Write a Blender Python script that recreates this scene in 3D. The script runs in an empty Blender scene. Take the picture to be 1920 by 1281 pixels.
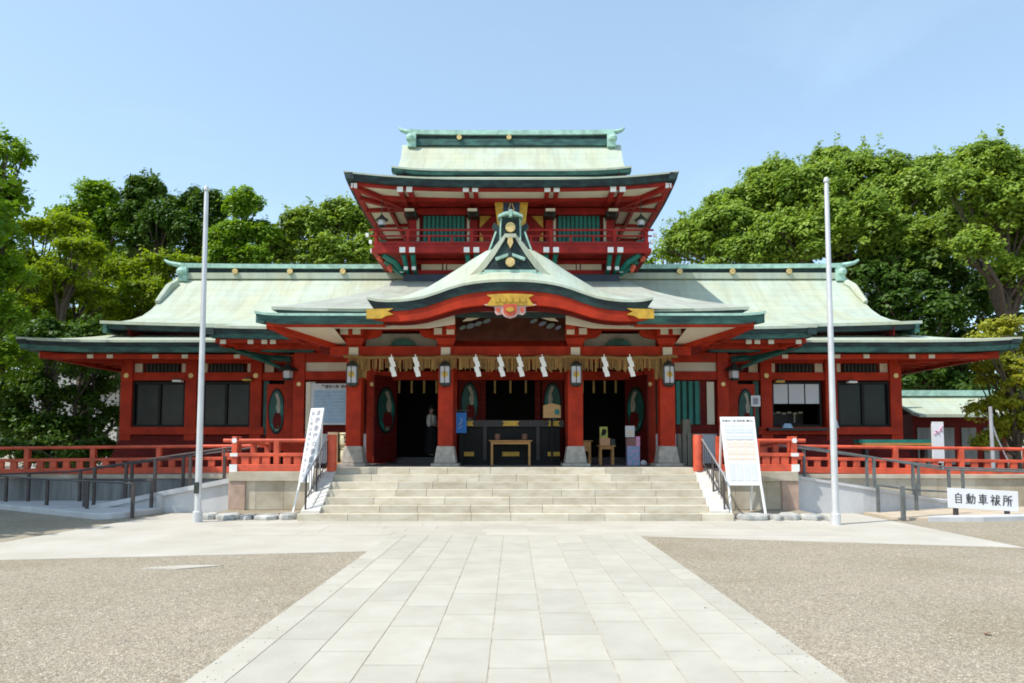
import bpy, math, random
import numpy as np
from mathutils import Vector, Matrix
R = math.radians
random.seed(7)
scene = bpy.context.scene
COL = scene.collection

# ------------------------------------------------------------------ camera
EYE = 1.62; FPX = 1350.0; PCX = 963.0; PCY = 753.0; PITCH = 3.6
cam = bpy.data.cameras.new('camera'); cam_o = bpy.data.objects.new('camera', cam); COL.objects.link(cam_o)
cam.sensor_width = 36.0; cam.lens = 36.0 * FPX / 1920.0
cam.shift_x = (960.0 - PCX) / 1920.0; cam.shift_y = (PCY - 640.5) / 1920.0
cam.clip_end = 2000
cam_o.location = (0, 0, EYE); cam_o.rotation_euler = (R(90 + PITCH), 0, 0)
scene.camera = cam_o
# ------------------------------------------------------------------ sun and sky
SUN_EL = 57.0; SUN_AZ = -118.0          # azimuth from +Y, clockwise
w = bpy.data.worlds.new('World'); scene.world = w; w.use_nodes = True
nt = w.node_tree; nt.nodes.clear()
sky = nt.nodes.new('ShaderNodeTexSky'); sky.sky_type = 'NISHITA'; sky.sun_disc = False
sky.sun_elevation = R(SUN_EL); sky.sun_rotation = R(SUN_AZ) % (2 * math.pi)
sky.altitude = 0; sky.air_density = 1.0; sky.dust_density = 0.8; sky.ozone_density = 1.0
bg = nt.nodes.new('ShaderNodeBackground'); bg.inputs[1].default_value = 0.14
out = nt.nodes.new('ShaderNodeOutputWorld')
# thin high cloud wisps, part of the sky itself
tc = nt.nodes.new('ShaderNodeTexCoord'); mp = nt.nodes.new('ShaderNodeMapping')
mp.inputs['Scale'].default_value = (2.2, 2.2, 5.5); mp.inputs['Rotation'].default_value = (0.3, 0.9, 0.2)
nz = nt.nodes.new('ShaderNodeTexNoise'); nz.inputs['Scale'].default_value = 1.1; nz.inputs['Detail'].default_value = 7; nz.inputs['Distortion'].default_value = 0.9
cr = nt.nodes.new('ShaderNodeValToRGB'); cr.color_ramp.elements[0].position = 0.5; cr.color_ramp.elements[0].color = (0.20, 0.20, 0.20, 1); cr.color_ramp.elements[1].position = 0.85
cr.color_ramp.elements[1].color = (0.34, 0.34, 0.34, 1)
mx = nt.nodes.new('ShaderNodeMix'); mx.data_type = 'RGBA'
mx.inputs[7].default_value = (4.7, 6.6, 7.3, 1)
nt.links.new(tc.outputs['Generated'], mp.inputs[0]); nt.links.new(mp.outputs[0], nz.inputs[0]); nt.links.new(nz.outputs[0], cr.inputs[0])
nt.links.new(cr.outputs[0], mx.inputs[0]); nt.links.new(sky.outputs[0], mx.inputs[6])
nt.links.new(mx.outputs[2], bg.inputs[0]); nt.links.new(bg.outputs[0], out.inputs[0])
sun = bpy.data.lights.new('sun', 'SUN'); sun.energy = 3.1; sun.angle = R(0.5); sun.color = (1.0, 0.955, 0.88)
sun_o = bpy.data.objects.new('sun', sun); COL.objects.link(sun_o)
d = Vector((math.sin(R(SUN_AZ)) * math.cos(R(SUN_EL)), math.cos(R(SUN_AZ)) * math.cos(R(SUN_EL)), math.sin(R(SUN_EL))))
sun_o.rotation_euler = d.to_track_quat('Z', 'Y').to_euler(); sun_o.location = d * 60
scene.view_settings.view_transform = 'Standard'; scene.view_settings.look = 'None'
scene.view_settings.exposure = 0.70; scene.view_settings.gamma = 1
scene.cycles.filter_width = 1.8; scene.cycles.max_bounces = 8; scene.cycles.diffuse_bounces = 5; scene.cycles.transparent_max_bounces = 8

# ------------------------------------------------------------------ helpers
def at(px, py, Y):
    """measured photograph point -> world point at depth Y"""
    c, s = math.cos(R(PITCH)), math.sin(R(PITCH)); a = (PCY - py) / FPX
    dz = Y * (a * c + s) / (c - a * s)
    return Vector(((px - PCX) / FPX * (Y * c + dz * s), Y, EYE + dz))

WM = {}
class MB:
    ox = 0.0
    def __init__(self): self.v = []; self.f = []; self.m = []; self.k = 0; self.tone = []; self.t = 0.5
    def add(self, vs, fs):
        b = len(self.v); self.v += [(p[0] + MB.ox, p[1], p[2]) for p in vs]
        for q in fs: self.f.append([i + b for i in q]); self.m.append(self.k); self.tone.append(self.t)
        return self
    def box(self, x0, x1, y0, y1, z0, z1):
        if x0 > x1: x0, x1 = x1, x0
        return self.add([(x0,y0,z0),(x1,y0,z0),(x1,y1,z0),(x0,y1,z0),(x0,y0,z1),(x1,y0,z1),(x1,y1,z1),(x0,y1,z1)],
                        [(0,3,2,1),(4,5,6,7),(0,1,5,4),(1,2,6,5),(2,3,7,6),(3,0,4,7)])
    def frustum(self, cx, cy, z0, z1, a0, b0, a1, b1):
        return self.add([(cx-a0,cy-b0,z0),(cx+a0,cy-b0,z0),(cx+a0,cy+b0,z0),(cx-a0,cy+b0,z0),(cx-a1,cy-b1,z1),(cx+a1,cy-b1,z1),(cx+a1,cy+b1,z1),(cx-a1,cy+b1,z1)],
                        [(0,3,2,1),(4,5,6,7),(0,1,5,4),(1,2,6,5),(2,3,7,6),(3,0,4,7)])
    def bar(self, p, q, wd, h, up=(0, 0, 1)):
        p = Vector(p); q = Vector(q); a = (q - p).normalized(); u = Vector(up)
        s = a.cross(u)
        if s.length < 1e-4: s = a.cross(Vector((0, 1, 0)))
        s.normalize(); u = s.cross(a).normalized(); s *= wd / 2; u = u * h / 2
        vs = [p - s - u, p + s - u, p + s + u, p - s + u, q - s - u, q + s - u, q + s + u, q - s + u]
        return self.add(vs, [(0,1,2,3),(7,6,5,4),(4,5,1,0),(5,6,2,1),(6,7,3,2),(7,4,0,3)])
    def tube(self, pts, r, n=8):
        pts = [Vector(p) for p in pts]; rs = r if isinstance(r, (list, tuple)) else [r] * len(pts)
        vs = []; fs = []
        t0 = (pts[1] - pts[0]).normalized(); ref = Vector((0, 0, 1)) if abs(t0.z) < 0.9 else Vector((0, 1, 0))
        for i, p in enumerate(pts):
            t = (pts[min(i + 1, len(pts) - 1)] - pts[max(i - 1, 0)]).normalized()
            a = t.cross(ref).normalized(); b = a.cross(t)
            for j in range(n):
                th = 2 * math.pi * j / n; vs.append(p + (a * math.cos(th) + b * math.sin(th)) * rs[i])
        for i in range(len(pts) - 1):
            for j in range(n):
                k = (j + 1) % n; fs.append((i*n+j, i*n+k, (i+1)*n+k, (i+1)*n+j))
        fs.append(tuple(range(n))[::-1]); fs.append(tuple((len(pts)-1)*n + j for j in range(n)))
        return self.add(vs, fs)
    def lathe(self, cx, cy, prof, n=16, rot=0):
        vs = []; fs = []
        for r, z in prof:
            for j in range(n):
                th = 2 * math.pi * j / n + rot; vs.append((cx + r * math.cos(th), cy + r * math.sin(th), z))
        m = len(prof)
        for i in range(m - 1):
            for j in range(n):
                k = (j + 1) % n; fs.append((i*n+j, i*n+k, (i+1)*n+k, (i+1)*n+j))
        fs.append(tuple(range(n))[::-1]); fs.append(tuple((m-1)*n + j for j in range(n)))
        return self.add(vs, fs)
    def prism(self, poly, y0, y1):
        """polygon in x-z extruded along y"""
        n = len(poly)
        vs = [(x, y0, z) for x, z in poly] + [(x, y1, z) for x, z in poly]
        fs = [tuple(range(n)), tuple(range(2*n-1, n-1, -1))] + [(i, n+i, n+(i+1) % n, (i+1) % n) for i in range(n)]
        return self.add(vs, fs)
    def prismx(self, poly, x0, x1):
        n = len(poly)
        vs = [(x0, y, z) for y, z in poly] + [(x1, y, z) for y, z in poly]
        fs = [tuple(range(n))[::-1], tuple(range(n, 2*n))] + [(i, (i+1) % n, n+(i+1) % n, n+i) for i in range(n)]
        return self.add(vs, fs)
    def flat(self, poly, z0, z1):
        n = len(poly)
        vs = [(x, y, z0) for x, y in poly] + [(x, y, z1) for x, y in poly]
        fs = [tuple(range(n))[::-1], tuple(range(n, 2*n))] + [(i, (i+1) % n, n+(i+1) % n, n+i) for i in range(n)]
        return self.add(vs, fs)
    def slab(self, rows, th):
        nr = len(rows); nc = len(rows[0]); vs = [tuple(p) for r in rows for p in r]; N = nr * nc
        vs += [(p[0], p[1], p[2] - th) for r in rows for p in r]; fs = []
        for i in range(nr - 1):
            for j in range(nc - 1):
                a, b, c_, d_ = i*nc+j, i*nc+j+1, (i+1)*nc+j+1, (i+1)*nc+j
                fs.append((a, d_, c_, b)); fs.append((N+a, N+b, N+c_, N+d_))
        for j in range(nc - 1):
            fs.append((j, j+1, N+j+1, N+j)); a = (nr-1)*nc + j; fs.append((a+1, a, N+a, N+a+1))
        for i in range(nr - 1):
            a, b = i*nc, (i+1)*nc; fs.append((b, a, N+a, N+b)); a += nc-1; b += nc-1; fs.append((a, b, N+b, N+a))
        return self.add(vs, fs)
    def strip(self, pts, h, back, lean=0.0, taper=0.0):
        """fascia hanging below the polyline pts: height h, set along +back (vector), bottom leaning back"""
        bk = Vector(back); ln = bk.normalized() * lean; vs = []; n = len(pts)
        hs = h if isinstance(h, (list, tuple)) else [h] * n
        xm = max(abs(p[0]) for p in pts)
        for p, hh in zip(pts, hs):
            p = Vector(p); dn = Vector((-taper * (abs(p.x) / xm) ** 8 * (1 if p.x > 0 else -1), 0, -hh)); vs += [p, p + dn + ln, p + dn + ln + bk, p + bk]
        fs = []
        for i in range(n - 1):
            a, b = 4*i, 4*i+4
            for q in range(4): r_ = (q+1) % 4; fs.append((a+q, a+r_, b+r_, b+q))
        fs.append((3, 2, 1, 0)); e = 4*(n-1); fs.append((e, e+1, e+2, e+3))
        return self.add(vs, fs)
    def build(self, name, mat, parent=None, smooth=False, bevel=0.0, label=None):
        me = bpy.data.meshes.new(name); me.from_pydata(self.v, [], self.f)
        for m_ in (mat if isinstance(mat, list) else [mat]): me.materials.append(m_)
        me.polygons.foreach_set('material_index', self.m)
        at_ = me.attributes.new('tone', 'FLOAT', 'FACE'); at_.data.foreach_set('value', self.tone)
        import bmesh
        bm = bmesh.new(); bm.from_mesh(me); bmesh.ops.recalc_face_normals(bm, faces=bm.faces); bm.to_mesh(me); bm.free()
        if smooth: me.polygons.foreach_set('use_smooth', [True] * len(me.polygons))
        o = bpy.data.objects.new(name, me); COL.objects.link(o)
        if parent is not None:
            o.parent = parent; o.matrix_parent_inverse = WM.get(parent.name, Matrix()).inverted()
        if bevel:
            md = o.modifiers.new('bevel', 'BEVEL'); md.width = bevel; md.segments = 2; md.limit_method = 'ANGLE'
        if smooth:
            try: me.set_sharp_from_angle(angle=R(40))
            except Exception: pass
        if label: o['label'] = label
        return o

def each(mb, name, mat, parent, **kw):
    """one object for every loose piece of the builder"""
    n = len(mb.v); root = list(range(n))
    def find(i):
        while root[i] != i: root[i] = root[root[i]]; i = root[i]
        return i
    for f in mb.f:
        for q in f[1:]: root[find(q)] = find(f[0])
    groups = {}
    for fi, f in enumerate(mb.f): groups.setdefault(find(f[0]), []).append(fi)
    for fs in groups.values():
        g = MB(); ids = sorted({i for fi in fs for i in mb.f[fi]}); mp = {i: k for k, i in enumerate(ids)}
        g.v = [mb.v[i] for i in ids]; g.f = [[mp[i] for i in mb.f[fi]] for fi in fs]; g.m = [mb.m[fi] for fi in fs]; g.tone = [mb.tone[fi] for fi in fs]
        g.build(name, mat, parent, **kw)
def tag(o, label=None, cat=None, group=None, kind=None):
    if label: o['label'] = label
    if cat: o['category'] = cat
    if group: o['group'] = group
    if kind: o['kind'] = kind
    return o
def thing(name, label, cat, loc=(0, 0, 0), group=None):
    o = bpy.data.objects.new(name, None); COL.objects.link(o); o.location = loc; o.empty_display_size = 0.3
    WM[o.name] = Matrix.Translation(Vector(loc)); return tag(o, label, cat, group)
def kids(o): return [c for c in bpy.data.objects if c.parent is o]
def copy_thing(o, delta, label, flip=False):
    c = o.copy(); COL.objects.link(c); c.location = Vector(o.location) + Vector(delta); c['label'] = label
    for ch in kids(o):
        k = ch.copy(); COL.objects.link(k); k.parent = c
        for g in kids(ch):
            l = g.copy(); COL.objects.link(l); l.parent = k
    return c
def text(body, size, mat, parent, loc, rot=(90, 0, 0), name='lettering', bold=0.0, vertical=False, spacing=1.0):
    """flat lettering; loc is the centre, rot in degrees; vertical stacks the characters"""
    cu = bpy.data.curves.new(name, 'FONT'); cu.body = '\n'.join(body) if vertical else body
    cu.size = size; cu.align_x = 'CENTER'; cu.align_y = 'CENTER'; cu.offset = bold; cu.resolution_u = 3
    cu.space_line = spacing if vertical else 1.0; cu.space_character = 1.0 if vertical else spacing
    o = bpy.data.objects.new(name, cu); COL.objects.link(o); bpy.context.view_layer.update()
    me = bpy.data.meshes.new_from_object(o.evaluated_get(bpy.context.evaluated_depsgraph_get()))
    bpy.data.objects.remove(o); bpy.data.curves.remove(cu)
    M = Matrix.Translation(Vector(loc)) @ (rot if isinstance(rot, Matrix) else (Matrix.Rotation(R(rot[2]), 4, 'Z') @ Matrix.Rotation(R(rot[0]), 4, 'X')))
    me.transform(M); me.materials.clear(); me.materials.append(mat)
    r = bpy.data.objects.new(name, me); COL.objects.link(r)
    if parent is not None: r.parent = parent; r.matrix_parent_inverse = WM.get(parent.name, Matrix()).inverted()
    return r

# ------------------------------------------------------------------ materials
def pm(name, col, rough=0.6, var=0.18, scale=2.5, col2=None, stretch=(1, 1, 1), bump=0.0, bscale=60, metal=0.0, lo=0.35, hi=0.65, tone=0.0, spec=0.5, det=6):
    m = bpy.data.materials.new(name); m.use_nodes = True; n = m.node_tree; L = n.links
    b = n.nodes['Principled BSDF']; b.inputs['Roughness'].default_value = rough; b.inputs['Metallic'].default_value = metal
    b.inputs['Specular IOR Level'].default_value = spec
    tc = n.nodes.new('ShaderNodeTexCoord'); mp = n.nodes.new('ShaderNodeMapping'); mp.inputs['Scale'].default_value = stretch
    L.new(tc.outputs['Object'], mp.inputs[0])
    nz = n.nodes.new('ShaderNodeTexNoise'); nz.inputs['Scale'].default_value = scale; nz.inputs['Detail'].default_value = det; nz.inputs['Roughness'].default_value = 0.6
    L.new(mp.outputs[0], nz.inputs[0])
    cr = n.nodes.new('ShaderNodeValToRGB'); e = cr.color_ramp.elements
    e[0].position = lo; e[1].position = hi
    c2 = col2 or tuple(min(1, c * (1 + var)) for c in col); c1 = col if col2 else tuple(c * (1 - var) for c in col)
    e[0].color = (*c1, 1); e[1].color = (*c2, 1); L.new(nz.outputs[0], cr.inputs[0]); src = cr.outputs[0]
    if tone:
        a = n.nodes.new('ShaderNodeAttribute'); a.attribute_name = 'tone'
        mr = n.nodes.new('ShaderNodeMapRange'); mr.inputs[3].default_value = 1 - tone; mr.inputs[4].default_value = 1 + tone
        L.new(a.outputs['Fac'], mr.inputs[0])
        mul = n.nodes.new('ShaderNodeVectorMath'); mul.operation = 'SCALE'; L.new(src, mul.inputs[0]); L.new(mr.outputs[0], mul.inputs['Scale']); src = mul.outputs[0]
    L.new(src, b.inputs['Base Color'])
    if bump:
        n2 = n.nodes.new('ShaderNodeTexNoise'); n2.inputs['Scale'].default_value = bscale; n2.inputs['Detail'].default_value = 4
        L.new(tc.outputs['Object'], n2.inputs[0])
        bp = n.nodes.new('ShaderNodeBump'); bp.inputs['Strength'].default_value = bump; bp.inputs['Distance'].default_value = 0.02
        L.new(n2.outputs[0], bp.inputs['Height']); L.new(bp.outputs[0], b.inputs['Normal'])
    return m
def roofmat(name, base, c_yel, c_dark, dark_pos=0.62):
    """verdigris sheet roof: pale patina, lichen, run-off streaks down the slope, fine sheet joints"""
    m = pm(name, base, 0.62, 0.1, 0.8); n = m.node_tree; L = n.links; b = n.nodes['Principled BSDF']
    tc = [x for x in n.nodes if x.type == 'TEX_COORD'][0]; src = b.inputs['Base Color'].links[0].from_socket
    def layer(src, col, stretch, scale, lo, hi, amt):
        mp = n.nodes.new('ShaderNodeMapping'); mp.inputs['Scale'].default_value = stretch; L.new(tc.outputs['Object'], mp.inputs[0])
        nz = n.nodes.new('ShaderNodeTexNoise'); nz.inputs['Scale'].default_value = scale; nz.inputs['Detail'].default_value = 8; nz.inputs['Roughness'].default_value = 0.65
        L.new(mp.outputs[0], nz.inputs[0])
        mr = n.nodes.new('ShaderNodeMapRange'); mr.inputs[1].default_value = lo; mr.inputs[2].default_value = hi; mr.inputs[4].default_value = amt; L.new(nz.outputs[0], mr.inputs[0])
        mi = n.nodes.new('ShaderNodeMix'); mi.data_type = 'RGBA'; mi.inputs[7].default_value = (*col, 1)
        L.new(mr.outputs[0], mi.inputs[0]); L.new(src, mi.inputs[6]); return mi.outputs[2]
    src = layer(src, c_yel, (1.3, .8, .8), 0.8, 0.42, 0.64, 0.6)
    src = layer(src, c_dark, (3.2, 0.35, 0.35), 1.1, dark_pos - 0.08, 0.85, 0.75)
    br = n.nodes.new('ShaderNodeTexBrick'); br.inputs['Scale'].default_value = 1.0; br.inputs['Brick Width'].default_value = 1.15; br.inputs['Row Height'].default_value = 0.3
    br.inputs['Mortar Size'].default_value = 0.016; br.inputs['Color1'].default_value = (1, 1, 1, 1); br.inputs['Color2'].default_value = (0.955, 0.96, 0.955, 1); br.inputs['Mortar'].default_value = (0.86, 0.87, 0.86, 1)
    L.new(tc.outputs['Object'], br.inputs[0])
    mu = n.nodes.new('ShaderNodeMix'); mu.data_type = 'RGBA'; mu.blend_type = 'MULTIPLY'; mu.inputs[0].default_value = 1
    L.new(src, mu.inputs[6]); L.new(br.outputs[0], mu.inputs[7]); L.new(mu.outputs[2], b.inputs['Base Color'])
    bp = n.nodes.new('ShaderNodeBump'); bp.inputs['Strength'].default_value = 0.25; bp.inputs['Distance'].default_value = 0.02
    L.new(br.outputs['Fac'], bp.inputs['Height']); bp.invert = True; L.new(bp.outputs[0], b.inputs['Normal'])
    return m
M = {}
M['roof'] = roofmat('verdigris_roof', (0.435, 0.50, 0.41), (0.47, 0.455, 0.285), (0.29, 0.29, 0.20), 0.53)
M['roof_grey'] = roofmat('verdigris_roof_weathered', (0.37, 0.375, 0.31), (0.47, 0.52, 0.43), (0.24, 0.22, 0.18), 0.53)
M['verdigris'] = pm('verdigris_trim', (0.33, 0.52, 0.43), 0.6, 0.25, 4, bump=0.1)
M['edge'] = pm('dark_patina_edge', (0.005, 0.012, 0.015), 0.7, col2=(0.018, 0.06, 0.052), scale=2.2, stretch=(1, 1, 3), lo=0.42, hi=0.72, bump=0.15, bscale=25)
M['edge_teal'] = pm('teal_patina_edge', (0.010, 0.045, 0.045), 0.65, col2=(0.05, 0.165, 0.13), scale=1.6, stretch=(1, 1, 4), lo=0.38, hi=0.68, bump=0.1, bscale=25)
M['red'] = pm('vermilion_paint', (0.37, 0.027, 0.007), 0.6, 0.24, 2.2, bump=0.05, bscale=30, spec=0.2)
M['red_tower'] = pm('crimson_paint', (0.29, 0.019, 0.014), 0.6, 0.24, 2.2, spec=0.2)
M['red_fence'] = pm('vermilion_fence_paint', (0.56, 0.082, 0.034), 0.6, 0.28, 2.6, bump=0.06, bscale=30)
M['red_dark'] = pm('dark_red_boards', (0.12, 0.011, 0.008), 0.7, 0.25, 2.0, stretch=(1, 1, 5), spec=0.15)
M['cream'] = pm('cream_plaster', (0.62, 0.56, 0.43), 0.8, 0.07, 1.5)
M['white'] = pm('white_paint', (0.78, 0.77, 0.74), 0.6, 0.06, 2)
M['board_white'] = pm('white_board', (0.70, 0.70, 0.70), 0.5, 0.03, 3)
M['relief_white'] = pm('dull_relief_white', (0.36, 0.33, 0.26), 0.7, 0.15, 6)
M['cheek'] = pm('pale_cheek_stone', (0.50, 0.48, 0.43), 0.75, col2=(0.62, 0.60, 0.55), scale=2.5, bump=0.1, bscale=70)
M['gold'] = pm('gilt_metal', (0.66, 0.47, 0.19), 0.42, 0.2, 9, metal=0.45)
M['yellow_gilt'] = pm('gilt_paint', (0.52, 0.31, 0.03), 0.5, 0.2, 6, metal=0.15)
M['green_paint'] = pm('green_lattice_paint', (0.006, 0.16, 0.125), 0.55, 0.2, 3)
M['green_dark'] = pm('dark_green_paint', (0.006, 0.07, 0.05), 0.55, 0.3, 3)
M['black'] = pm('black_lacquer', (0.010, 0.009, 0.008), 0.55, 0.3, 3, spec=0.2)
M['darkwood'] = pm('dark_wood', (0.03, 0.022, 0.017), 0.55, 0.35, 3, stretch=(6, 6, 1))
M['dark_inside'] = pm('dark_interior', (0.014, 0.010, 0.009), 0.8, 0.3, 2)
M['glass'] = pm('dark_window_glass', (0.012, 0.014, 0.014), 0.2, 0.4, 1.2, spec=0.25)
M['wood'] = pm('honey_wood', (0.45, 0.21, 0.05), 0.5, 0.2, 4, stretch=(1, 6, 6))
M['straw'] = pm('rice_straw', (0.23, 0.125, 0.035), 0.85, 0.35, 9, stretch=(8, 8, 0.6), tone=0.35)
M['stone'] = pm('granite_base', (0.39, 0.345, 0.285), 0.75, 0.2, 7, bump=0.2, bscale=90)
M['stone_pink'] = pm('pinkish_stone', (0.42, 0.29, 0.22), 0.75, 0.2, 4, bump=0.2, bscale=70)
M['step'] = pm('step_stone', (0.46, 0.40, 0.29), 0.75, col2=(0.57, 0.52, 0.415), scale=1.8, stretch=(1.4, 1, 3.5), lo=0.32, hi=0.58, tone=0.14, bump=0.15, bscale=70)
M['wall_stone'] = pm('yellowed_wall_stone', (0.36, 0.30, 0.21), 0.8, col2=(0.52, 0.46, 0.36), scale=1.4, lo=0.35, hi=0.62, tone=0.15, bump=0.25, bscale=50)
M['rough_stone'] = pm('rough_field_stone', (0.24, 0.24, 0.23), 0.85, col2=(0.56, 0.55, 0.50), scale=3, bump=0.6, bscale=18)
M['concrete'] = pm('grey_concrete', (0.52, 0.52, 0.52), 0.8, 0.12, 1.6, stretch=(1, 1, 0.4), bump=0.1, bscale=60)
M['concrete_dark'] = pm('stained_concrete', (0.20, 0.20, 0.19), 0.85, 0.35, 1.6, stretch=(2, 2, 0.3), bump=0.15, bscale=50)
M['paving'] = pm('path_stone', (0.415, 0.385, 0.315), 0.75, col2=(0.48, 0.45, 0.375), scale=2.3, lo=0.30, hi=0.68, tone=0.06, bump=0.15, bscale=60, det=12)
M['joint'] = pm('path_joint', (0.42, 0.375, 0.30), 0.9, 0.25, 5)
M['apron'] = pm('apron_paving', (0.42, 0.385, 0.31), 0.8, col2=(0.52, 0.485, 0.42), scale=0.8, lo=0.3, hi=0.7, tone=0.05, det=12, bump=0.08, bscale=80)
M['tan'] = pm('tan_ground', (0.50, 0.41, 0.30), 0.9, 0.12, 1.2, bump=0.2, bscale=90)
M['steel'] = pm('brushed_steel', (0.55, 0.56, 0.57), 0.32, 0.06, 3, metal=0.8)
M['pole'] = pm('pale_metal_pole', (0.60, 0.60, 0.60), 0.42, 0.08, 2, metal=0.3)
M['rail'] = pm('dark_brown_rail', (0.06, 0.05, 0.047), 0.45, 0.25, 5)
M['rail_grey'] = pm('grey_rail_post', (0.12, 0.13, 0.125), 0.5, 0.25, 5)
M['bronze'] = pm('dark_bronze', (0.035, 0.045, 0.038), 0.5, 0.35, 6, metal=0.3)
M['paper'] = pm('white_paper', (0.85, 0.84, 0.80), 0.8, 0.03, 4)
M['lamp_panel'] = pm('frosted_lamp_panel', (0.50, 0.49, 0.50), 0.4, 0.1, 6)
M['ink'] = pm('black_ink', (0.03, 0.03, 0.035), 0.7, 0.1, 4)
M['ink_grey'] = pm('grey_ink', (0.30, 0.31, 0.34), 0.7, 0.1, 4)
M['pale_blue'] = pm('pale_blue_print', (0.52, 0.55, 0.64), 0.6, 0.03, 6)
M['pale_orange'] = pm('pale_orange_print', (0.66, 0.53, 0.42), 0.6, 0.03, 6)
M['pale_grey'] = pm('pale_grey_print', (0.54, 0.55, 0.56), 0.6, 0.03, 6)
M['blue_print'] = pm('blue_print', (0.28, 0.42, 0.56), 0.6, 0.1, 6)
M['orange_print'] = pm('orange_print', (0.62, 0.32, 0.16), 0.6, 0.1, 6)
M['blue'] = pm('bright_blue_print', (0.01, 0.16, 0.50), 0.5, 0.15, 8)
M['navy'] = pm('navy_panel', (0.012, 0.03, 0.075), 0.5, 0.3, 4)
M['pink'] = pm('pink_print', (0.60, 0.28, 0.42), 0.6, 0.35, 14)
M['floral'] = pm('blue_pink_floral_print', (0.16, 0.33, 0.46), 0.6, col2=(0.55, 0.30, 0.50), scale=11, lo=0.44, hi=0.62)
M['barrel'] = pm('straw_barrel_wrap', (0.60, 0.57, 0.38), 0.85, 0.12, 12)
M['bark'] = pm('bark', (0.075, 0.055, 0.04), 0.9, 0.35, 5, stretch=(3, 3, 0.6), bump=0.6, bscale=14)
M['skin'] = pm('skin', (0.50, 0.31, 0.22), 0.55, 0.05, 5)
M['hair'] = pm('black_hair', (0.015, 0.012, 0.011), 0.5, 0.2, 9)
M['black_cloth'] = pm('black_cloth', (0.015, 0.015, 0.018), 0.9, 0.2, 6)
M['pale_wall'] = pm('pale_house_wall', (0.55, 0.53, 0.50), 0.8, 0.08, 1)

def gravelmat():
    m = bpy.data.materials.new('gravel'); m.use_nodes = True; n = m.node_tree; L = n.links; b = n.nodes['Principled BSDF']
    b.inputs['Roughness'].default_value = 0.9; b.inputs['Specular IOR Level'].default_value = 0.2
    tc = n.nodes.new('ShaderNodeTexCoord')
    def ramp(src, stops):
        cr = n.nodes.new('ShaderNodeValToRGB'); e = cr.color_ramp.elements
        e[0].position, e[0].color = stops[0][0], (*stops[0][1], 1); e[1].position, e[1].color = stops[-1][0], (*stops[-1][1], 1)
        for p, c in stops[1:-1]: x = e.new(p); x.color = (*c, 1)
        L.new(src, cr.inputs[0]); return cr.outputs[0]
    v = n.nodes.new('ShaderNodeTexVoronoi'); v.inputs['Scale'].default_value = 85; L.new(tc.outputs['Object'], v.inputs[0])
    sep = n.nodes.new('ShaderNodeSeparateColor'); L.new(v.outputs['Color'], sep.inputs[0])
    peb = ramp(sep.outputs[0], [(0.0, (0.20, 0.17, 0.128)), (0.2, (0.275, 0.235, 0.178)), (0.6, (0.335, 0.288, 0.22)), (0.92, (0.42, 0.37, 0.295)), (1.0, (0.60, 0.55, 0.46))])
    v2 = n.nodes.new('ShaderNodeTexVoronoi'); v2.inputs['Scale'].default_value = 34; L.new(tc.outputs['Object'], v2.inputs[0])
    s2 = n.nodes.new('ShaderNodeSeparateColor'); L.new(v2.outputs['Color'], s2.inputs[0])
    p2 = ramp(s2.outputs[1], [(0.0, (0.80, 0.79, 0.77)), (0.4, (1, 1, 1)), (1.0, (1.10, 1.09, 1.06))])
    nz = n.nodes.new('ShaderNodeTexNoise'); nz.inputs['Scale'].default_value = 0.55; nz.inputs['Detail'].default_value = 8; L.new(tc.outputs['Object'], nz.inputs[0])
    p3 = ramp(nz.outputs[0], [(0.3, (0.88, 0.87, 0.78)), (0.5, (1, 1, .98)), (0.7, (1.10, 1.06, 1.04))])
    def mul(a, c):
        mu = n.nodes.new('ShaderNodeMix'); mu.data_type = 'RGBA'; mu.blend_type = 'MULTIPLY'; mu.inputs[0].default_value = 1; mu.clamp_result = False
        L.new(a, mu.inputs[6]); L.new(c, mu.inputs[7]); return mu.outputs[2]
    L.new(mul(mul(peb, p2), p3), b.inputs['Base Color'])
    bp = n.nodes.new('ShaderNodeBump'); bp.inputs['Strength'].default_value = 0.5; bp.inputs['Distance'].default_value = 0.015; bp.invert = True
    L.new(v.outputs['Distance'], bp.inputs['Height']); L.new(bp.outputs[0], b.inputs['Normal'])
    return m
M['gravel'] = gravelmat()
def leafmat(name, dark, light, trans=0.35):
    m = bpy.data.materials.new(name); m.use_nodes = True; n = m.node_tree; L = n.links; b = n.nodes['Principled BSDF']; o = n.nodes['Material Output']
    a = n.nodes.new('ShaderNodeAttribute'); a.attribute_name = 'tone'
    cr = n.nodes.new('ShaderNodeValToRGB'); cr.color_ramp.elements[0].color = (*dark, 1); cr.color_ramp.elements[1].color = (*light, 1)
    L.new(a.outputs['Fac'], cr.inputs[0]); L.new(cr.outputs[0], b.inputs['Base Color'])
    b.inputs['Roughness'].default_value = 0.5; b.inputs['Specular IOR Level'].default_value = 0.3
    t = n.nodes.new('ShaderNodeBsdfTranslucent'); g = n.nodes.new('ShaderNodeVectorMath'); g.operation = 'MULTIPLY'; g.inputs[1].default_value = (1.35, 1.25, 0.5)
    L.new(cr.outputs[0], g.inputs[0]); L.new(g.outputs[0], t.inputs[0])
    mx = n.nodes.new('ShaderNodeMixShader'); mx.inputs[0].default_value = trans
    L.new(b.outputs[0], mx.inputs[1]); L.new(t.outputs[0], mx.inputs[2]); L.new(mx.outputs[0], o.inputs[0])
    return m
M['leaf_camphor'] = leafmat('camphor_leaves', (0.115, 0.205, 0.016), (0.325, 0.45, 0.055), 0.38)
M['leaf_green'] = leafmat('fresh_green_leaves', (0.085, 0.19, 0.010), (0.25, 0.40, 0.022), 0.45)
M['leaf_maple'] = leafmat('maple_leaves', (0.10, 0.185, 0.008), (0.31, 0.41, 0.014), 0.5)
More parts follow.
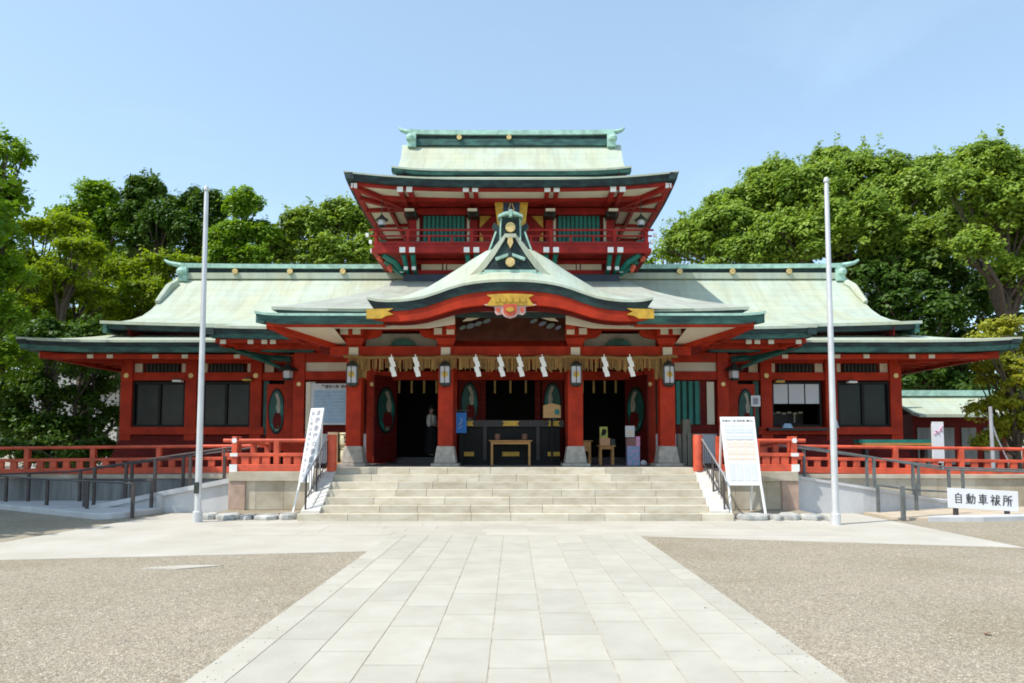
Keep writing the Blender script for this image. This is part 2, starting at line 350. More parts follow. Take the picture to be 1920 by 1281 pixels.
M['leaf_dark'] = leafmat('dark_green_leaves', (0.03, 0.085, 0.010), (0.11, 0.20, 0.022), 0.35)
M['leaf_pine'] = leafmat('yellow_green_leaves', (0.15, 0.19, 0.010), (0.42, 0.41, 0.030), 0.38)

# ================================================================== SETTING
g = MB(); g.flat([(-200, -60), (200, -60), (200, 260), (-200, 260)], -0.5, 0.0)
tag(g.build('gravel_ground', M['gravel']), kind='structure')
g = MB(); g.flat([(-16, 8.95), (-2.0, 11.31), (-2.0, 13.25), (2.0, 13.25), (8.2, 11.66), (8.3, 17.7), (-8.3, 17.7), (-8.66, 12.3), (-16, 12.3)], -0.02, 0.006)
tag(g.build('forecourt_paving', M['apron']), kind='structure')
# stone path: every slab of the pattern in one sheet, joints left as gaps above the bed
MB.ox = 0.02
g = MB(); g.flat([(-2.265, -8), (2.265, -8), (2.265, 13.25), (-2.265, 13.25)], -0.02, 0.0155)
tag(g.build('path_bed', M['joint']), kind='structure')
g = MB(); xs = [-2.265, -1.98, -1.55, -1.13, -0.68, -0.20, 0.235, 0.715, 1.165, 1.545, 1.99, 2.265]; rng = random.Random(3)
for i in range(len(xs) - 1):
    y = -8 - rng.random()
    while y < 13.25:
        ln = rng.uniform(0.7, 1.25); y1 = min(y + ln, 13.25); g.t = rng.random()
        if y1 > -8: g.box(xs[i] + .006, xs[i+1] - .006, max(y, -8) + .005, y1 - .005, 0.0, 0.020)
        y = y1
tag(g.build('stone_path', M['paving']), kind='structure')
MB.ox = 0.0
# paving joints in front of the stairs: long pale slabs
g = MB(); rng = random.Random(5); yy = 13.27
for row in range(5):
    x = -6.2 + rng.random()
    while x < 6.1:
        x1 = min(x + rng.uniform(0.9, 1.8), 6.15); g.t = rng.random(); g.box(x + .004, x1 - .004, yy + .004, yy + .49, 0.0, 0.011); x = x1
    yy += 0.496
tag(g.build('landing_paving', M['apron']), kind='structure')

def fieldstones(x0, x1, y0, y1, h, seed, z=0.0):
    h *= .72
    rng = random.Random(seed); mb = MB(); x = x0
    while x < x1 - 0.05:
        wd = min(rng.uniform(0.25, 0.75), x1 - x); hh = h * rng.uniform(0.75, 1.15); dy = rng.uniform(-.05, .05); n = 9
        # irregular rounded block
        cx, cy = x + wd / 2, (y0 + y1) / 2 + dy; vs = []; fs = []
        prof = [(0.97, 0), (1.0, 0.35), (0.97, 0.75), (0.78, 1.0)]
        ang = [2 * math.pi * j / n + rng.uniform(-.2, .2) for j in range(n)]; rr = [rng.uniform(0.88, 1.08) for _ in range(n)]
        for s, t in prof:
            for j in range(n):
                c_, s_ = math.cos(ang[j]), math.sin(ang[j]); k = (abs(c_) ** 3 + abs(s_) ** 3) ** (-1/3)
                vs.append((cx + c_ * k * s * rr[j] * wd * .49, cy + s_ * k * s * rr[j] * (y1 - y0) / 2, z + t * hh))
        for i in range(3):
            for j in range(n): q = (j + 1) % n; fs.append((i*n+j, i*n+q, (i+1)*n+q, (i+1)*n+j))
        fs.append(tuple(3*n + j for j in range(n))); mb.add(vs, fs); x += wd
    return mb
tag(fieldstones(-6.95, -4.85, 15.95, 16.55, 0.17, 1).build('rough_stone_kerb', M['rough_stone']), 'low kerb of rough white field stones left of the stairs', 'kerb', 'rough stone kerbs beside the stairs')
tag(fieldstones(4.95, 6.95, 15.85, 16.5, 0.17, 2).build('rough_stone_kerb', M['rough_stone']), 'low kerb of rough stones under the notice board right of the stairs', 'kerb', 'rough stone kerbs beside the stairs')
g = MB(); g.flat([(-6.85, 16.4), (-4.7, 16.4), (-4.7, 17.5), (-6.85, 17.5)], 0, 0.11); g.flat([(4.8, 16.4), (6.85, 16.4), (6.85, 17.5), (4.8, 17.5)], 0, 0.11)
tag(g.build('kerb_bed', M['gravel']), kind='structure')
# flat pale cover slab in the gravel
g = MB(); g.flat([(-5.0, 9.68), (-4.45, 9.62), (-3.95, 9.93), (-4.45, 9.95)], 0, 0.012)
tag(g.build('ground_slab', M['apron']), 'flat pale slab lying flush in the left gravel', 'slab')

# ================================================================== TERRACE + STAIRS
PL = 1.12
ter = thing('stone_terrace', 'stone terrace with broad front stairs carrying the vermilion shrine', 'terrace', (0, 19, 0))
g = MB(); g.box(-4.6, 4.6, 17.7, 23.4, 0.0, PL - .012); g.box(-13.6, -4.6, 20.15, 34, 0, 0.80); g.box(4.6, 13.6, 20.15, 34, 0, 0.80)
g.box(-6.75, -4.6, 17.5, 20.15, 0, 0.86); g.box(4.6, 6.75, 17.5, 20.15, 0, 0.86)
g.build('base', M['concrete_dark'], ter)
rng = random.Random(11)
def course(mb, x0, x1, y0, y1, z0, z1, lmin, lmax):
    x = x0
    while x < x1 - .01:
        xe = x + rng.uniform(lmin, lmax)
        if x1 - xe < lmin * .6: xe = x1
        mb.t = rng.random(); mb.box(x + .003, min(xe, x1) - .003, y0, y1, z0, z1); x = xe
# steps: seven risers
Y0, TR, RS = 15.80, 0.272, PL / 7
for i in range(7):
    mb = MB(); x0, x1 = (-4.72, 4.80) if i == 0 else (-4.26, 4.33)
    course(mb, x0, x1, Y0 + i * TR, Y0 + (i + 1) * TR + (0.06 if i < 6 else 0.35), i * RS, (i + 1) * RS, 0.7, 1.6)
    mb.build('step', M['step'], ter, bevel=0.008)
mb = MB()
for k in range(14): mb.t = rng.random(); mb.box(-4.6 + k * .657 + .003, -4.6 + (k + 1) * .657 - .003, 18.1, 22.6, PL - .1, PL)
mb.build('floor', pm('porch_floor_stone', (0.15, 0.15, 0.145), 0.5, 0.2, 2, tone=0.1), ter)
for s, xa, xb in ((-1, -4.68, -4.26), (1, 4.33, 4.75)):
    mb = MB(); mb.prismx([(15.95, 0.0), (15.95, 0.22), (16.15, 0.30), (17.3, 1.08), (17.45, 1.10), (17.45, 0)], xa, xb); mb.build('stair_cheek', M['cheek'], ter, bevel=0.012)
    mb = MB(); xo = s * 6.78; xi = s * 4.70
    course(mb, min(xo, xi), max(xo, xi), 17.36, 17.5, 0.12, 0.80, 0.55, 0.75); mb.build('front_wall', M['wall_stone'], ter)
    mb = MB(); mb.box(min(xo, xi) - .03, max(xo, xi) + .03, 17.28, 19.9, 0.80, 1.03); mb.build('cap_stone', M['wall_stone'], ter, bevel=0.012)
    mb = MB(); a = s * 6.42; mb.box(min(a, s * 6.82), max(a, s * 6.82), 17.31, 17.6, 0.10, 0.797); mb.build('corner_pier', M['stone_pink'], ter, bevel=0.01)
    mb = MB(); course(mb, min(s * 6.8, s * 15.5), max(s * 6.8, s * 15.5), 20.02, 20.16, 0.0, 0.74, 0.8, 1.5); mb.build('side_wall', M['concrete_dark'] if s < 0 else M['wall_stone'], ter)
    mb = MB(); mb.box(min(s * 6.8, s * 15.5), max(s * 6.8, s * 15.5), 19.95, 20.5, 0.745, 0.86); mb.build('side_cap', M['wall_stone'], ter, bevel=0.01)

# ================================================================== SHRINE
MB.ox = -0.08
S = thing('shrine_hall', 'vermilion shrine hall with green copper roofs, wavy gabled porch and a two storey tower', 'shrine', (-0.08, 24, PL))
RED = M['red']
def rows_from(profile, nx, up=0.0, p=4, xlist=None):
    n = len(profile); rows = []
    for i, (y, z, h) in enumerate(profile):
        t = i / (n - 1); rows.append([(u * h, y, z + up * t * t * abs(u) ** p) for u in [2 * j / nx - 1 for j in range(nx + 1)]])
    return rows
# ---- main gable roof (front slope + back slope)
prof = [(28.0, 8.28), (27.55, 7.86), (27.1, 7.42), (26.6, 6.97), (26.1, 6.60), (25.5, 6.25), (24.8, 5.97), (24.0, 5.74), (23.4, 5.61), (22.9, 5.53)]
front = [(y, z, 13.2) for y, z in prof]
rows = [[(x, 56.0 - y, z) for x, y, z in r] for r in rows_from(front, 40, 0.14)][::-1] + rows_from(front, 40, 0.14)[1:]
mr = MB().slab(rows, 0.10).build('main_roof', M['roof'], S, smooth=True)
fe = rows_from(front, 40, 0.14)[-1]
MB().strip([(x, y + .02, z - .1) for x, y, z in fe], 0.16, (0, .35, 0), .03, .22).build('eave_edge', M['edge'], mr)
for s in (-1, 1):   # verge boards under the gable ends
    MB().strip([(s * 13.1, r[0][1], r[0][2] - .1) for r in rows], 0.3, (-s * .12, 0, 0)).build('verge_board', M['edge_teal'], mr)
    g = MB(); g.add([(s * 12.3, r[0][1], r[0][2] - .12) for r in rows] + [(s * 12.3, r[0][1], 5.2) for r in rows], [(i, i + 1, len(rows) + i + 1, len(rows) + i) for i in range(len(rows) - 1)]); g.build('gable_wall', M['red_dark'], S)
# ridge
def ridge(parent, y, zb, zt, half, horn, crests, sz):
    g = MB(); g.box(-half + .15, half - .15, y - .22, y + .22, zb, zb + (zt - zb) * .42); g.build('ridge_base', M['roof'] if sz == 1.0 else M['edge_teal'], parent)
    g = MB(); g.box(-half + .2, half - .2, y - .16, y + .16, zb + (zt - zb) * .42, zb + (zt - zb) * .70); g.build('ridge_recess', M['edge'], parent)
    g = MB(); n = 24; pts = []
    for j in range(n + 1):
        u = 2 * j / n - 1; pts.append((u * half, y - .26, zb + (zt - zb) + .05 * abs(u) ** 5))
    g.strip(pts, (zt - zb) * .30, (0, .52, 0)); g.build('ridge_cap', M['verdigris'], parent)
    for s in (-1, 1):
        g = MB()     # end ornament: block, curled side, upswept horn
        x = s * (half - .12); g.box(x - .17, x + .17, y - .34, y + .34, zb - .12 * sz, zt - (zt - zb) * .25)
        g.tube([(s * (half - .2), y, zt - .02), (s * (half + horn * .35), y, zt + .05), (s * (half + horn * .75), y, zt + .12 * sz), (s * (half + horn), y, zt + .24 * sz)], [.11, .10, .08, .045], 8)
        g.lathe(x + s * .05, y - .30, [(.01, zb + .1), (.17, zb + .16), (.19, zb + .28), (.12, zb + .38), (.01, zb + .42)], 10)
        g.build('ridge_end', M['verdigris'], parent, bevel=.03)
    for cx in crests:
        g = MB(); zc = zb + (zt - zb) * .5; r_ = .105 * sz
        g.prism([(cx + r_ * (1 + .1 * (k % 2)) * math.cos(k * math.pi / 10), zc + r_ * (1 + .1 * (k % 2)) * math.sin(k * math.pi / 10)) for k in range(20)], y - .30, y - .24); g.build('gold_crest', M['gold'], parent)
ridge(mr, 28.0, 8.18, 8.74, 12.95, .75, [(445-958)/1350*28.4, (547-958)/1350*28.4, (645-958)/1350*28.4, (1270-958)/1350*28.4, (1368-958)/1350*28.4, (1473-958)/1350*28.4], 1.0)
for s in (-1, 1):   # layered hip ornament below the ridge end
    g = MB(); g.tube([(s * 13.0, 27.6, 7.95), (s * 13.12, 27.3, 7.75), (s * 13.16, 26.9, 7.34), (s * 13.18, 26.5, 6.98)], [.16, .15, .13, .09], 8); g.build('verge_roll', M['roof'], mr, smooth=True)
# ---- pent (skirt) roof of the wings: front and sides
def quad_rows(b0, b1, f0, f1, zb, zf, up, nx=24, nt=5, sag=0.0, p=4, up0=True, up1=True):
    rows = []
    for i in range(nt + 1):
        t = i / nt; r = []
        for j in range(nx + 1):
            u = j / nx; a = Vector(b0).lerp(Vector(b1), u); b = Vector(f0).lerp(Vector(f1), u); q = a.lerp(b, t)
            w_ = 2 * u - 1; k = abs(w_) ** p if ((w_ < 0 and up0) or (w_ > 0 and up1)) else 0
            r.append((q.x, q.y, zb + (zf - zb) * t - sag * math.sin(math.pi * t) + up * k * t * t))
        rows.append(r)
    return rows
for s in (-1, 1):
    XE = 14.9 if s < 0 else 15.4
    fr = quad_rows((s * 13.3, 23.6), (s * 6.0, 23.6), (s * XE, 21.5), (s * 6.0, 21.5), 5.30, 4.83, 0.10, sag=.05, up1=False)
    sd = quad_rows((s * 13.3, 33.0), (s * 13.3, 23.6), (s * XE, 34.5), (s * XE, 21.5), 5.30, 4.83, 0.10, sag=.05, up0=False)
    pr = MB().slab(fr, .07).slab(sd, .07).build('pent_roof', M['roof'], S, smooth=True)
    g = MB(); g.strip([(x, y + .02, z - .07) for x, y, z in fr[-1]], .13, (0, .3, 0), .02, .2); g.strip([(x - s * .02, y, z - .07) for x, y, z in sd[-1]], .13, (-s * .3, 0, 0), .02); g.build('eave_edge', M['edge'], pr)
    g = MB(); g.strip([(x - s * .06 * min(1, abs(x) / 14), y + .07, z - .20) for x, y, z in fr[-1]], .15, (0, .25, 0), .02); g.strip([(x - s * .08, y + .06, z - .20) for x, y, z in sd[-1]], .15, (-s * .25, 0, 0), .02); g.build('eave_gutter', M['edge_teal'], pr)
    # underside boards and red eave beams
    g = MB(); g.k = 0
    g.add([(s * (XE - .4), 21.9, 4.44), (s * 6.1, 21.9, 4.44), (s * 6.1, 23.5, 4.62), (s * 12.6, 23.5, 4.62), (s * 12.6, 34, 4.62), (s * (XE - .4), 34, 4.44)], [(0, 1, 2, 3), (0, 3, 4, 5)]); g.build('soffit', M['cream'], pr)
    g = MB(); g.bar((s * (XE - .7), 22.05, 4.41), (s * 6.2, 22.05, 4.36), .16, .16); g.bar((s * (XE - .7), 22.05, 4.40), (s * (XE - .7), 34, 4.40), .16, .16)
    g.bar((s * (XE - .5), 21.85, 4.42), (s * 12.6, 23.4, 4.42), .16, .2)
    for k in range(9): x = s * (6.6 + k * .72); g.bar((x, 22.1, 4.45), (x, 23.45, 4.52), .09, .11)
    for k in range(14): y = 23.9 + k * .7; g.bar((s * 12.7, y, 4.52), (s * (XE - .75), y, 4.45), .09, .11)
    g.build('eave_beam', RED, pr)
    g = MB()
    for x in (7.6, 8.4, 10.0, 10.9, 12.3, 12.9): g.box(s * x - .09, s * x + .09, 21.93, 21.98, 4.33, 4.45)
    each(g, 'beam_end', M['cream'], pr)
# ---- centre roof: continues the main slope over the five middle bays
cf = [(24.9, 6.05, 8.55), (24.2, 5.84, 8.6), (23.4, 5.66, 8.65), (22.6, 5.48, 8.7), (21.6, 5.26, 8.75), (20.5, 5.06, 8.8)]
rows = rows_from(cf, 32, .06, 6)
cr_ = MB().slab(rows, .08).build('centre_roof', M['roof'], S, smooth=True)
g = MB(); g.strip([(x, y + .02, z - .08) for x, y, z in rows[-1]], .13, (0, .3, 0), .02, .15)
for s, j in ((-1, 0), (1, -1)): g.strip([(r[j][0] - s * .02, r[j][1], r[j][2] - .08) for r in rows], .2, (-s * .25, 0, 0))
g.build('eave_edge', M['edge'], cr_)
g = MB(); g.strip([(x * .985, y + .08, z - .21) for x, y, z in rows[-1]], .14, (0, .25, 0), .02); g.build('eave_gutter', M['edge_teal'], cr_)
g = MB(); g.add([(-8.5, 20.9, 4.70), (8.5, 20.9, 4.70), (8.3, 23.5, 4.62), (-8.3, 23.5, 4.62)], [(0, 1, 2, 3)]); g.build('soffit', M['red_dark'], cr_)
g = MB(); g.bar((-8.45, 20.85, 4.72), (8.45, 20.85, 4.72), .14, .16); g.bar((-8.2, 21.3, 4.62), (8.2, 21.3, 4.62), .16, .2)
for s in (-1, 1): g.bar((s * 8.55, 20.75, 4.74), (s * 6.9, 22.3, 4.42), .16, .2); g.bar((s * 8.45, 20.9, 4.66), (s * 8.1, 23.4, 4.6), .14, .2)
g.build('eave_beam', RED, cr_)
g = MB()
for s in (-1, 1):
    for x in (8.35, 7.55, 7.15, 6.9): g.box(s * x - .08, s * x + .08, 20.72, 20.78, 4.60, 4.72)
each(g, 'beam_end', M['cream'], cr_)
for s in (-1, 1):   # dark green curved bracket arms below the corner of the centre roof
    g = MB(); g.tube([(s * 8.6, 21.2, 4.62), (s * 8.0, 21.6, 4.42), (s * 7.4, 21.9, 4.34), (s * 6.75, 22.0, 4.30)], [.07, .09, .1, .1], 6); g.tube([(s * 8.3, 21.6, 4.5), (s * 7.6, 21.7, 4.28), (s * 7.0, 21.8, 4.02)], [.05, .09, .05], 6); g.build('bracket_arm', M['green_dark'], S)

# ---- porch roof (two stepped eaves) and its side walls
def porch_layer(half, y, z, th, mat, up, yb=26.2, zb=7.75):
    pf = []
    for i in range(10):
        t = i / 9; yy = yb + (y - yb) * t; pf.append((yy, zb + (z - zb) * (t ** .82), 4.25 + (half - 4.25) * t ** .75))
    return rows_from(pf, 30, up, 5)
up_rows = porch_layer(5.8, 17.3, 4.96, .07, None, .06)
pr = MB().slab(up_rows, .07).build('porch_roof', M['roof_grey'], S, smooth=True)
MB().strip([(x, y + .02, z - .07) for x, y, z in up_rows[-1]], .09, (0, .3, 0), .02, .2).build('eave_edge', M['edge'], pr)
g = MB(); g2 = MB()
for s in (-1, 1):
    lo_rows = quad_rows((s * 2.9, 19.0), (s * 5.6, 19.0), (s * 2.9, 17.0), (s * 6.1, 17.0), 5.05, 4.80, .06, nx=18, p=6, up0=False)
    g.slab(lo_rows, .06); g2.strip([(x, y + .02, z - .06) for x, y, z in lo_rows[-1]], .19, (0, .3, 0), .05, .22)
each(g, 'lower_eave', M['verdigris'], pr, smooth=True); g = g2
for s in (-1, 1): g.strip([(s * 6.08, 17.05, 4.80), (s * 5.95, 18.2, 4.88), (s * 5.85, 21.0, 5.05)], .22, (-s * .2, 0, 0))
each(g, 'eave_fascia', M['edge_teal'], pr)
for s in (-1, 1):   # side walls below the porch verge
    g = MB(); j = 0 if s < 0 else -1; n = len(up_rows)
    g.add([(r[j][0] - s * .1, r[j][1], r[j][2] - .06) for r in up_rows] + [(r[j][0] - s * .1, r[j][1], 4.9) for r in up_rows], [(i, i + 1, n + i + 1, n + i) for i in range(n - 1)]); g.build('porch_gable_side', M['verdigris'], pr)
# porch soffit: cream panels framed in red
g = MB(); Za, Zb = 4.56, 4.30
g.add([(-4.45, 17.25, 4.96), (4.45, 17.25, 4.96), (4.45, 19.2, 4.96), (-4.45, 19.2, 4.96)], [(0, 1, 2, 3)])
for s in (-1, 1): g.add([(s * 5.75, 17.25, Za), (s * 4.35, 17.25, Za + .03), (s * 4.35, 19.2, Zb), (s * 4.55, 19.2, Zb)], [(0, 1, 2, 3)]); g.add([(s * 5.75, 17.25, Za), (s * 4.55, 19.2, Zb), (s * 4.55, 22, Zb), (s * 5.75, 22, Za)], [(0, 1, 2, 3)])
each(g, 'soffit', M['cream'], pr)
g = MB()
for s in (-1, 1): g.bar((s * 3.0, 17.2, 4.565), (s * 5.85, 17.2, 4.565), .16, .12)
for s in (-1, 1): g.bar((s * 5.8, 17.2, 4.54), (s * 4.5, 19.25, 4.26), .2, .16); g.bar((s * 5.8, 17.2, 4.55), (s * 5.75, 22, 4.55), .16, .14)
for s in (-1, 1):
    for k in range(4): g.bar((s * 4.6, 19.8 + k * .6, Zb), (s * 5.7, 19.8 + k * .6, Za - .03), .1, .1)
each(g, 'eave_beam', RED, pr)

# ---- wavy (karahafu) gable
KX = [0, .28, .56, .84, 1.12, 1.40, 1.70, 2.0, 2.3, 2.6, 2.9, 3.12, 3.34]
KZ = [5.53, 5.525, 5.51, 5.48, 5.43, 5.35, 5.24, 5.14, 5.08, 5.05, 5.045, 5.06, 5.11]
SX = [0, .19, .42, .83, 1.44, 2.06, 2.76, 3.34]; 
def interp(x, xs_, zs_):
    for i in range(len(xs_) - 1):
        if x <= xs_[i+1]: t = (x - xs_[i]) / (xs_[i+1] - xs_[i]); return zs_[i] + (zs_[i+1] - zs_[i]) * t
    return zs_[-1]
YG = 17.75
GX = [0, .4, .53, .71, .91, 1.29, 1.64, 2.01, 2.5, 2.99, 3.4]
GZ = [6.56, 6.56, 6.55, 6.44, 6.32, 6.06, 5.83, 5.60, 5.40, 5.31, 5.2]
kx = [3.34 * (2 * i / 56 - 1) for i in range(57)]
def krow(y, t):
    r = []
    for x in kx:
        a = abs(x); zk = interp(a, KX, KZ); zg = interp(a, GX, GZ)
        r.append((x * (1 + .02 * t), y, zk + (zg - zk) * t))
    return r
krows = [krow(26.0, 1.0), krow(22, 1.0), krow(YG + .5, 1.0), krow(YG, 1.0), krow(YG - .22, .80), krow(YG - .5, .52), krow(YG - .8, .26), krow(YG - 1.0, .1), krow(16.6, 0.0)]
kg = MB().slab(krows, .06).build('wavy_gable', M['roof'], S, smooth=True)
MB().strip([(x, 16.62, z - .06) for x, _, z in krows[-1]], .20, (0, .3, 0), .03, .14).build('eave_edge', M['edge'], kg)
def kstrip(mb, dz, h, y, back, x0=3.1, hfun=None):
    pts = []; hs = []
    for i in range(41):
        x = -x0 + 2 * x0 * i / 40; z = interp(abs(x), KX, KZ) + dz; pts.append((x, y, z)); hs.append(hfun(abs(x)) if hfun else h)
    return mb.strip(pts, hs, (0, back, 0))
kstrip(MB(), -.26, 0, 16.68, .16, 3.22, lambda a: .33 - .035 * a).build('barge_board', RED, kg)
kstrip(MB(), -.30, 0, 16.86, .06, 3.0, lambda a: .42 - .06 * a).build('inner_barge', M['red_dark'], kg)
kstrip(MB(), -.275, .02, 16.93, 1.4, 3.0).build('arch_ceiling', M['red_dark'], kg)
# curved cream soffit panels left and right of the arch, dark carved tympanum in the middle
for s in (-1, 1):
    top = [(s * (1.35 + 1.75 * i / 10), interp(1.35 + 1.75 * i / 10, KX, KZ) - .55 + .018 * i) for i in range(11)]
    top += [(s * 4.35, 4.60)]; bot = [(s * 4.35, 4.50), (s * 3.15, 4.48), (s * 2.0, 4.50), (s * 1.35, 4.60)]
    MB().prism(top + bot, 17.34, 17.4).build('arch_panel', M['cream'], kg)
    g = MB(); g.prism([(s * 3.0, 4.60), (s * 3.35, 4.60), (s * 3.35, 4.82), (s * 2.72, 4.84), (s * 2.86, 4.77), (s * 2.72, 4.70), (s * 2.9, 4.66)], 16.60, 16.67); g.build('gilt_fitting', M['yellow_gilt'], kg)
g = MB(); g.prism([(-1.4, 4.34), (1.4, 4.34)] + [(1.4 - 2.8 * i / 16, interp(abs(1.4 - 2.8 * i / 16), KX, KZ) - .27) for i in range(17)], 18.3, 18.4); g.build('tympanum', pm('dark_carved_board', (0.05, 0.014, 0.007), .7, .3, 4, spec=.15), kg)
for s in (-1, 1):   # painted cloud and leaf carvings
    g = MB()
    for (x, z, a, b) in ((1.02, 4.70, .11, .06), (.82, 4.76, .1, .05), (1.22, 4.66, .08, .045), (.60, 4.83, .1, .045)):
        g.prism([(s * x + a * math.cos(t * .7), z + b * math.sin(t * .7) + .03 * math.cos(t * .7)) for t in range(9)], 18.2, 18.3)
    g.build('leaf_carving', pm('carving_green', (0.10, 0.16, 0.07), 0.6, col2=(0.12, 0.13, 0.24), scale=9), kg)
    g = MB(); g.prism([(s * .62, 4.99), (s * .85, 4.98), (s * 1.1, 4.90), (s * 1.22, 4.81), (s * 1.0, 4.83), (s * .75, 4.91)], 18.15, 18.2); g.build('cloud_carving', M['cream'], kg)
# gilt plate and pendant (gegyo)
g = MB(); gp = [(-.55, 5.17), (-.43, 5.10), (-.48, 5.02), (-.55, 4.92), (.55, 4.92), (.48, 5.02), (.43, 5.10), (.55, 5.17), (.3, 5.19), (0, 5.20), (-.3, 5.19)]
g.prism([(x, z - .02) for x, z in gp], 16.56, 16.64)
for i in range(5): x = -.3 + .15 * i; g.prism([(x - .05, 4.98), (x + .05, 4.98), (x + .06, 5.07), (x, 5.10), (x - .06, 5.07)], 16.535, 16.56)
g.build('gilt_plate', M['yellow_gilt'], kg)
g = MB(); g.k = 0
g.prism([(-.20, 4.93), (-.20, 4.72), (-.12, 4.64), (0, 4.60), (.12, 4.64), (.20, 4.72), (.20, 4.93)], 16.58, 16.64)
for s in (-1, 1):
    g.prism([(s * .2, 4.92), (s * .2, 4.70), (s * .3, 4.68), (s * .36, 4.74), (s * .36, 4.88), (s * .55, 4.90), (s * .62, 4.93), (s * .5, 4.95)], 16.60, 16.64)
g.k = 1; g.prism([(-.155, 4.93), (-.155, 4.74), (-.09, 4.68), (0, 4.65), (.09, 4.68), (.155, 4.74), (.155, 4.93)], 16.55, 16.58)
for s in (-1, 1): g.prism([(s * .28 + .045 * math.cos(k), 4.80 + .06 * math.sin(k)) for k in (0, 1, 2, 3, 4, 5)], 16.575, 16.60)
g.k = 2; g.prism([(.085 * math.cos(k * .628) * (1 + .25 * (k % 2)), 4.80 + .055 * math.sin(k * .628)) for k in range(10)], 16.52, 16.55)
g.build('gable_pendant', [pm('pale_pink_trim', (0.55, 0.36, 0.33), 0.6, 0.1, 5), M['red_fence'], M['yellow_gilt']], kg)
# pediment of the small upper gable
g = MB(); g.prism([(-.76, 5.62), (.76, 5.62), (.52, 5.92), (.31, 6.26), (.11, 6.60), (-.11, 6.60), (-.31, 6.26), (-.52, 5.92)], 16.98, 17.35); pd = g.build('pediment', M['edge'], kg)
g = MB(); g.box(-.72, .72, 16.90, 17.0, 5.62, 5.74); g.box(-.62, .62, 16.92, 17.0, 5.74, 5.83)
for s in (-1, 1):
    g.prism([(s * .05, 6.16), (s * .05, 6.23), (s * .36, 6.12), (s * .34, 6.05)], 16.9, 17.0)
    g.prism([(s * .72, 5.62), (s * .95, 5.62), (s * .66, 5.78)], 16.92, 17.0)
g.build('pediment_trim', M['verdigris'], pd)
for s in (-1, 1):   # bright rake bands
    g = MB(); g.strip([(s * x, 16.93 + .02 * i, z) for i, (x, z) in enumerate([(.13, 6.70), (.35, 6.44), (.56, 6.17), (.78, 5.90), (.98, 5.71)])], [.12, .22, .24, .20, .05], (0, .7, 0)); g.build('rake_band', M['roof'], kg)
g = MB(); g.box(-.14, .14, 16.9, 17.4, 6.61, 6.70); g.build('rake_cap', M['roof'], kg)
def disc(mb, cx, cz, r, y0, y1, lob=.08):
    return mb.prism([(cx + r * (1 + lob * (k % 2)) * math.cos(k * math.pi / 12), cz + r * (1 + lob * (k % 2)) * math.sin(k * math.pi / 12)) for k in range(24)], y0, y1)
g = MB(); disc(g, 0, 6.00, .105, 16.84, 16.92); g.prism([(-.05, 6.60), (-.07, 6.48), (0, 6.34), (.07, 6.48), (.05, 6.60)], 16.88, 16.97); g.build('gold_crest', M['gold'], pd)
# ridge-end ornament above it
g = MB(); oni = [(-.54, 6.50), (-.43, 6.82), (-.36, 7.02), (-.46, 7.14), (-.40, 7.24), (-.28, 7.14), (-.23, 7.36), (.23, 7.36), (.28, 7.14), (.40, 7.24), (.46, 7.14), (.36, 7.02), (.43, 6.82), (.54, 6.50)]
g.prism(oni, 17.75, 17.95); oni_o = g.build('ridge_ornament', M['edge'], kg)
g = MB()
for s in (-1, 1): g.prism([(0, 7.42), (0, 7.50), (s * .16, 7.46), (s * .30, 7.39), (s * .31, 7.33), (s * .16, 7.39)], 17.6, 18.0)
g.box(-.04, .04, 17.58, 17.7, 7.34, 7.52); g.build('ornament_cap', M['verdigris'], oni_o)
g = MB()
for s in (-1, 1): g.tube([(s * .53, 17.74, 6.52), (s * .43, 17.74, 6.80), (s * .36, 17.74, 7.0)], .022, 6); g.tube([(s * .25, 17.74, 6.75), (s * .25, 17.74, 7.1), (s * .23, 17.74, 7.34)], .02, 6)
each(g, 'ornament_rim', M['verdigris'], oni_o)
g = MB(); disc(g, 0, 7.10, .12, 17.68, 17.76); g.build('gold_crest', M['gold'], oni_o)
g = MB(); g.tube([(0, 17.95, 6.62), (0, 26, 6.62)], .2, 10); g.build('gable_ridge', M['verdigris'], kg)

# ---- porch columns, beams, brackets
CX4 = [-4.11, -1.70, 1.70, 4.11]
for x in CX4:
    c_ = MB().box(x - .2, x + .2, 18.8, 19.2, 1.62, 4.30).build('porch_column', RED, S, bevel=.025)
    g = MB(); g.frustum(x, 19.0, PL + .07, 1.64, .29, .29, .225, .225); g.build('column_base', M['stone'], c_, bevel=.03)
    g = MB(); g.box(x - .36, x + .36, 18.64, 19.36, PL - .02, PL + .07); g.build('plinth', M['stone'], c_, bevel=.015)
    g = MB(); g.box(x - .12, x + .12, 18.72, 18.80, 3.98, 4.22); g.build('paper_block', M['cream'], c_)
    # bracket: block, arms with white ends
    g = MB(); g.frustum(x, 19.0, 4.30, 4.48, .2, .2, .27, .27); g.prism([(x - .7, 4.62), (x - .6, 4.52), (x - .3, 4.46), (x + .3, 4.46), (x + .6, 4.52), (x + .7, 4.62), (x + .7, 4.70), (x - .7, 4.70)], 18.86, 19.14)
    g.box(x - .32, x + .32, 18.35, 19.6, 4.50, 4.72); br = g.build('bracket', RED, S)
    g = MB(); g.box(x - .26, x - .06, 18.31, 18.36, 4.50, 4.66); g.box(x + .06, x + .26, 18.31, 18.36, 4.50, 4.66); each(g, 'white_tip', M['cream'], br)
g = MB(); g.box(-4.75, 4.75, 18.82, 19.18, 4.02, 4.26); g.build('tie_beam', RED, S)
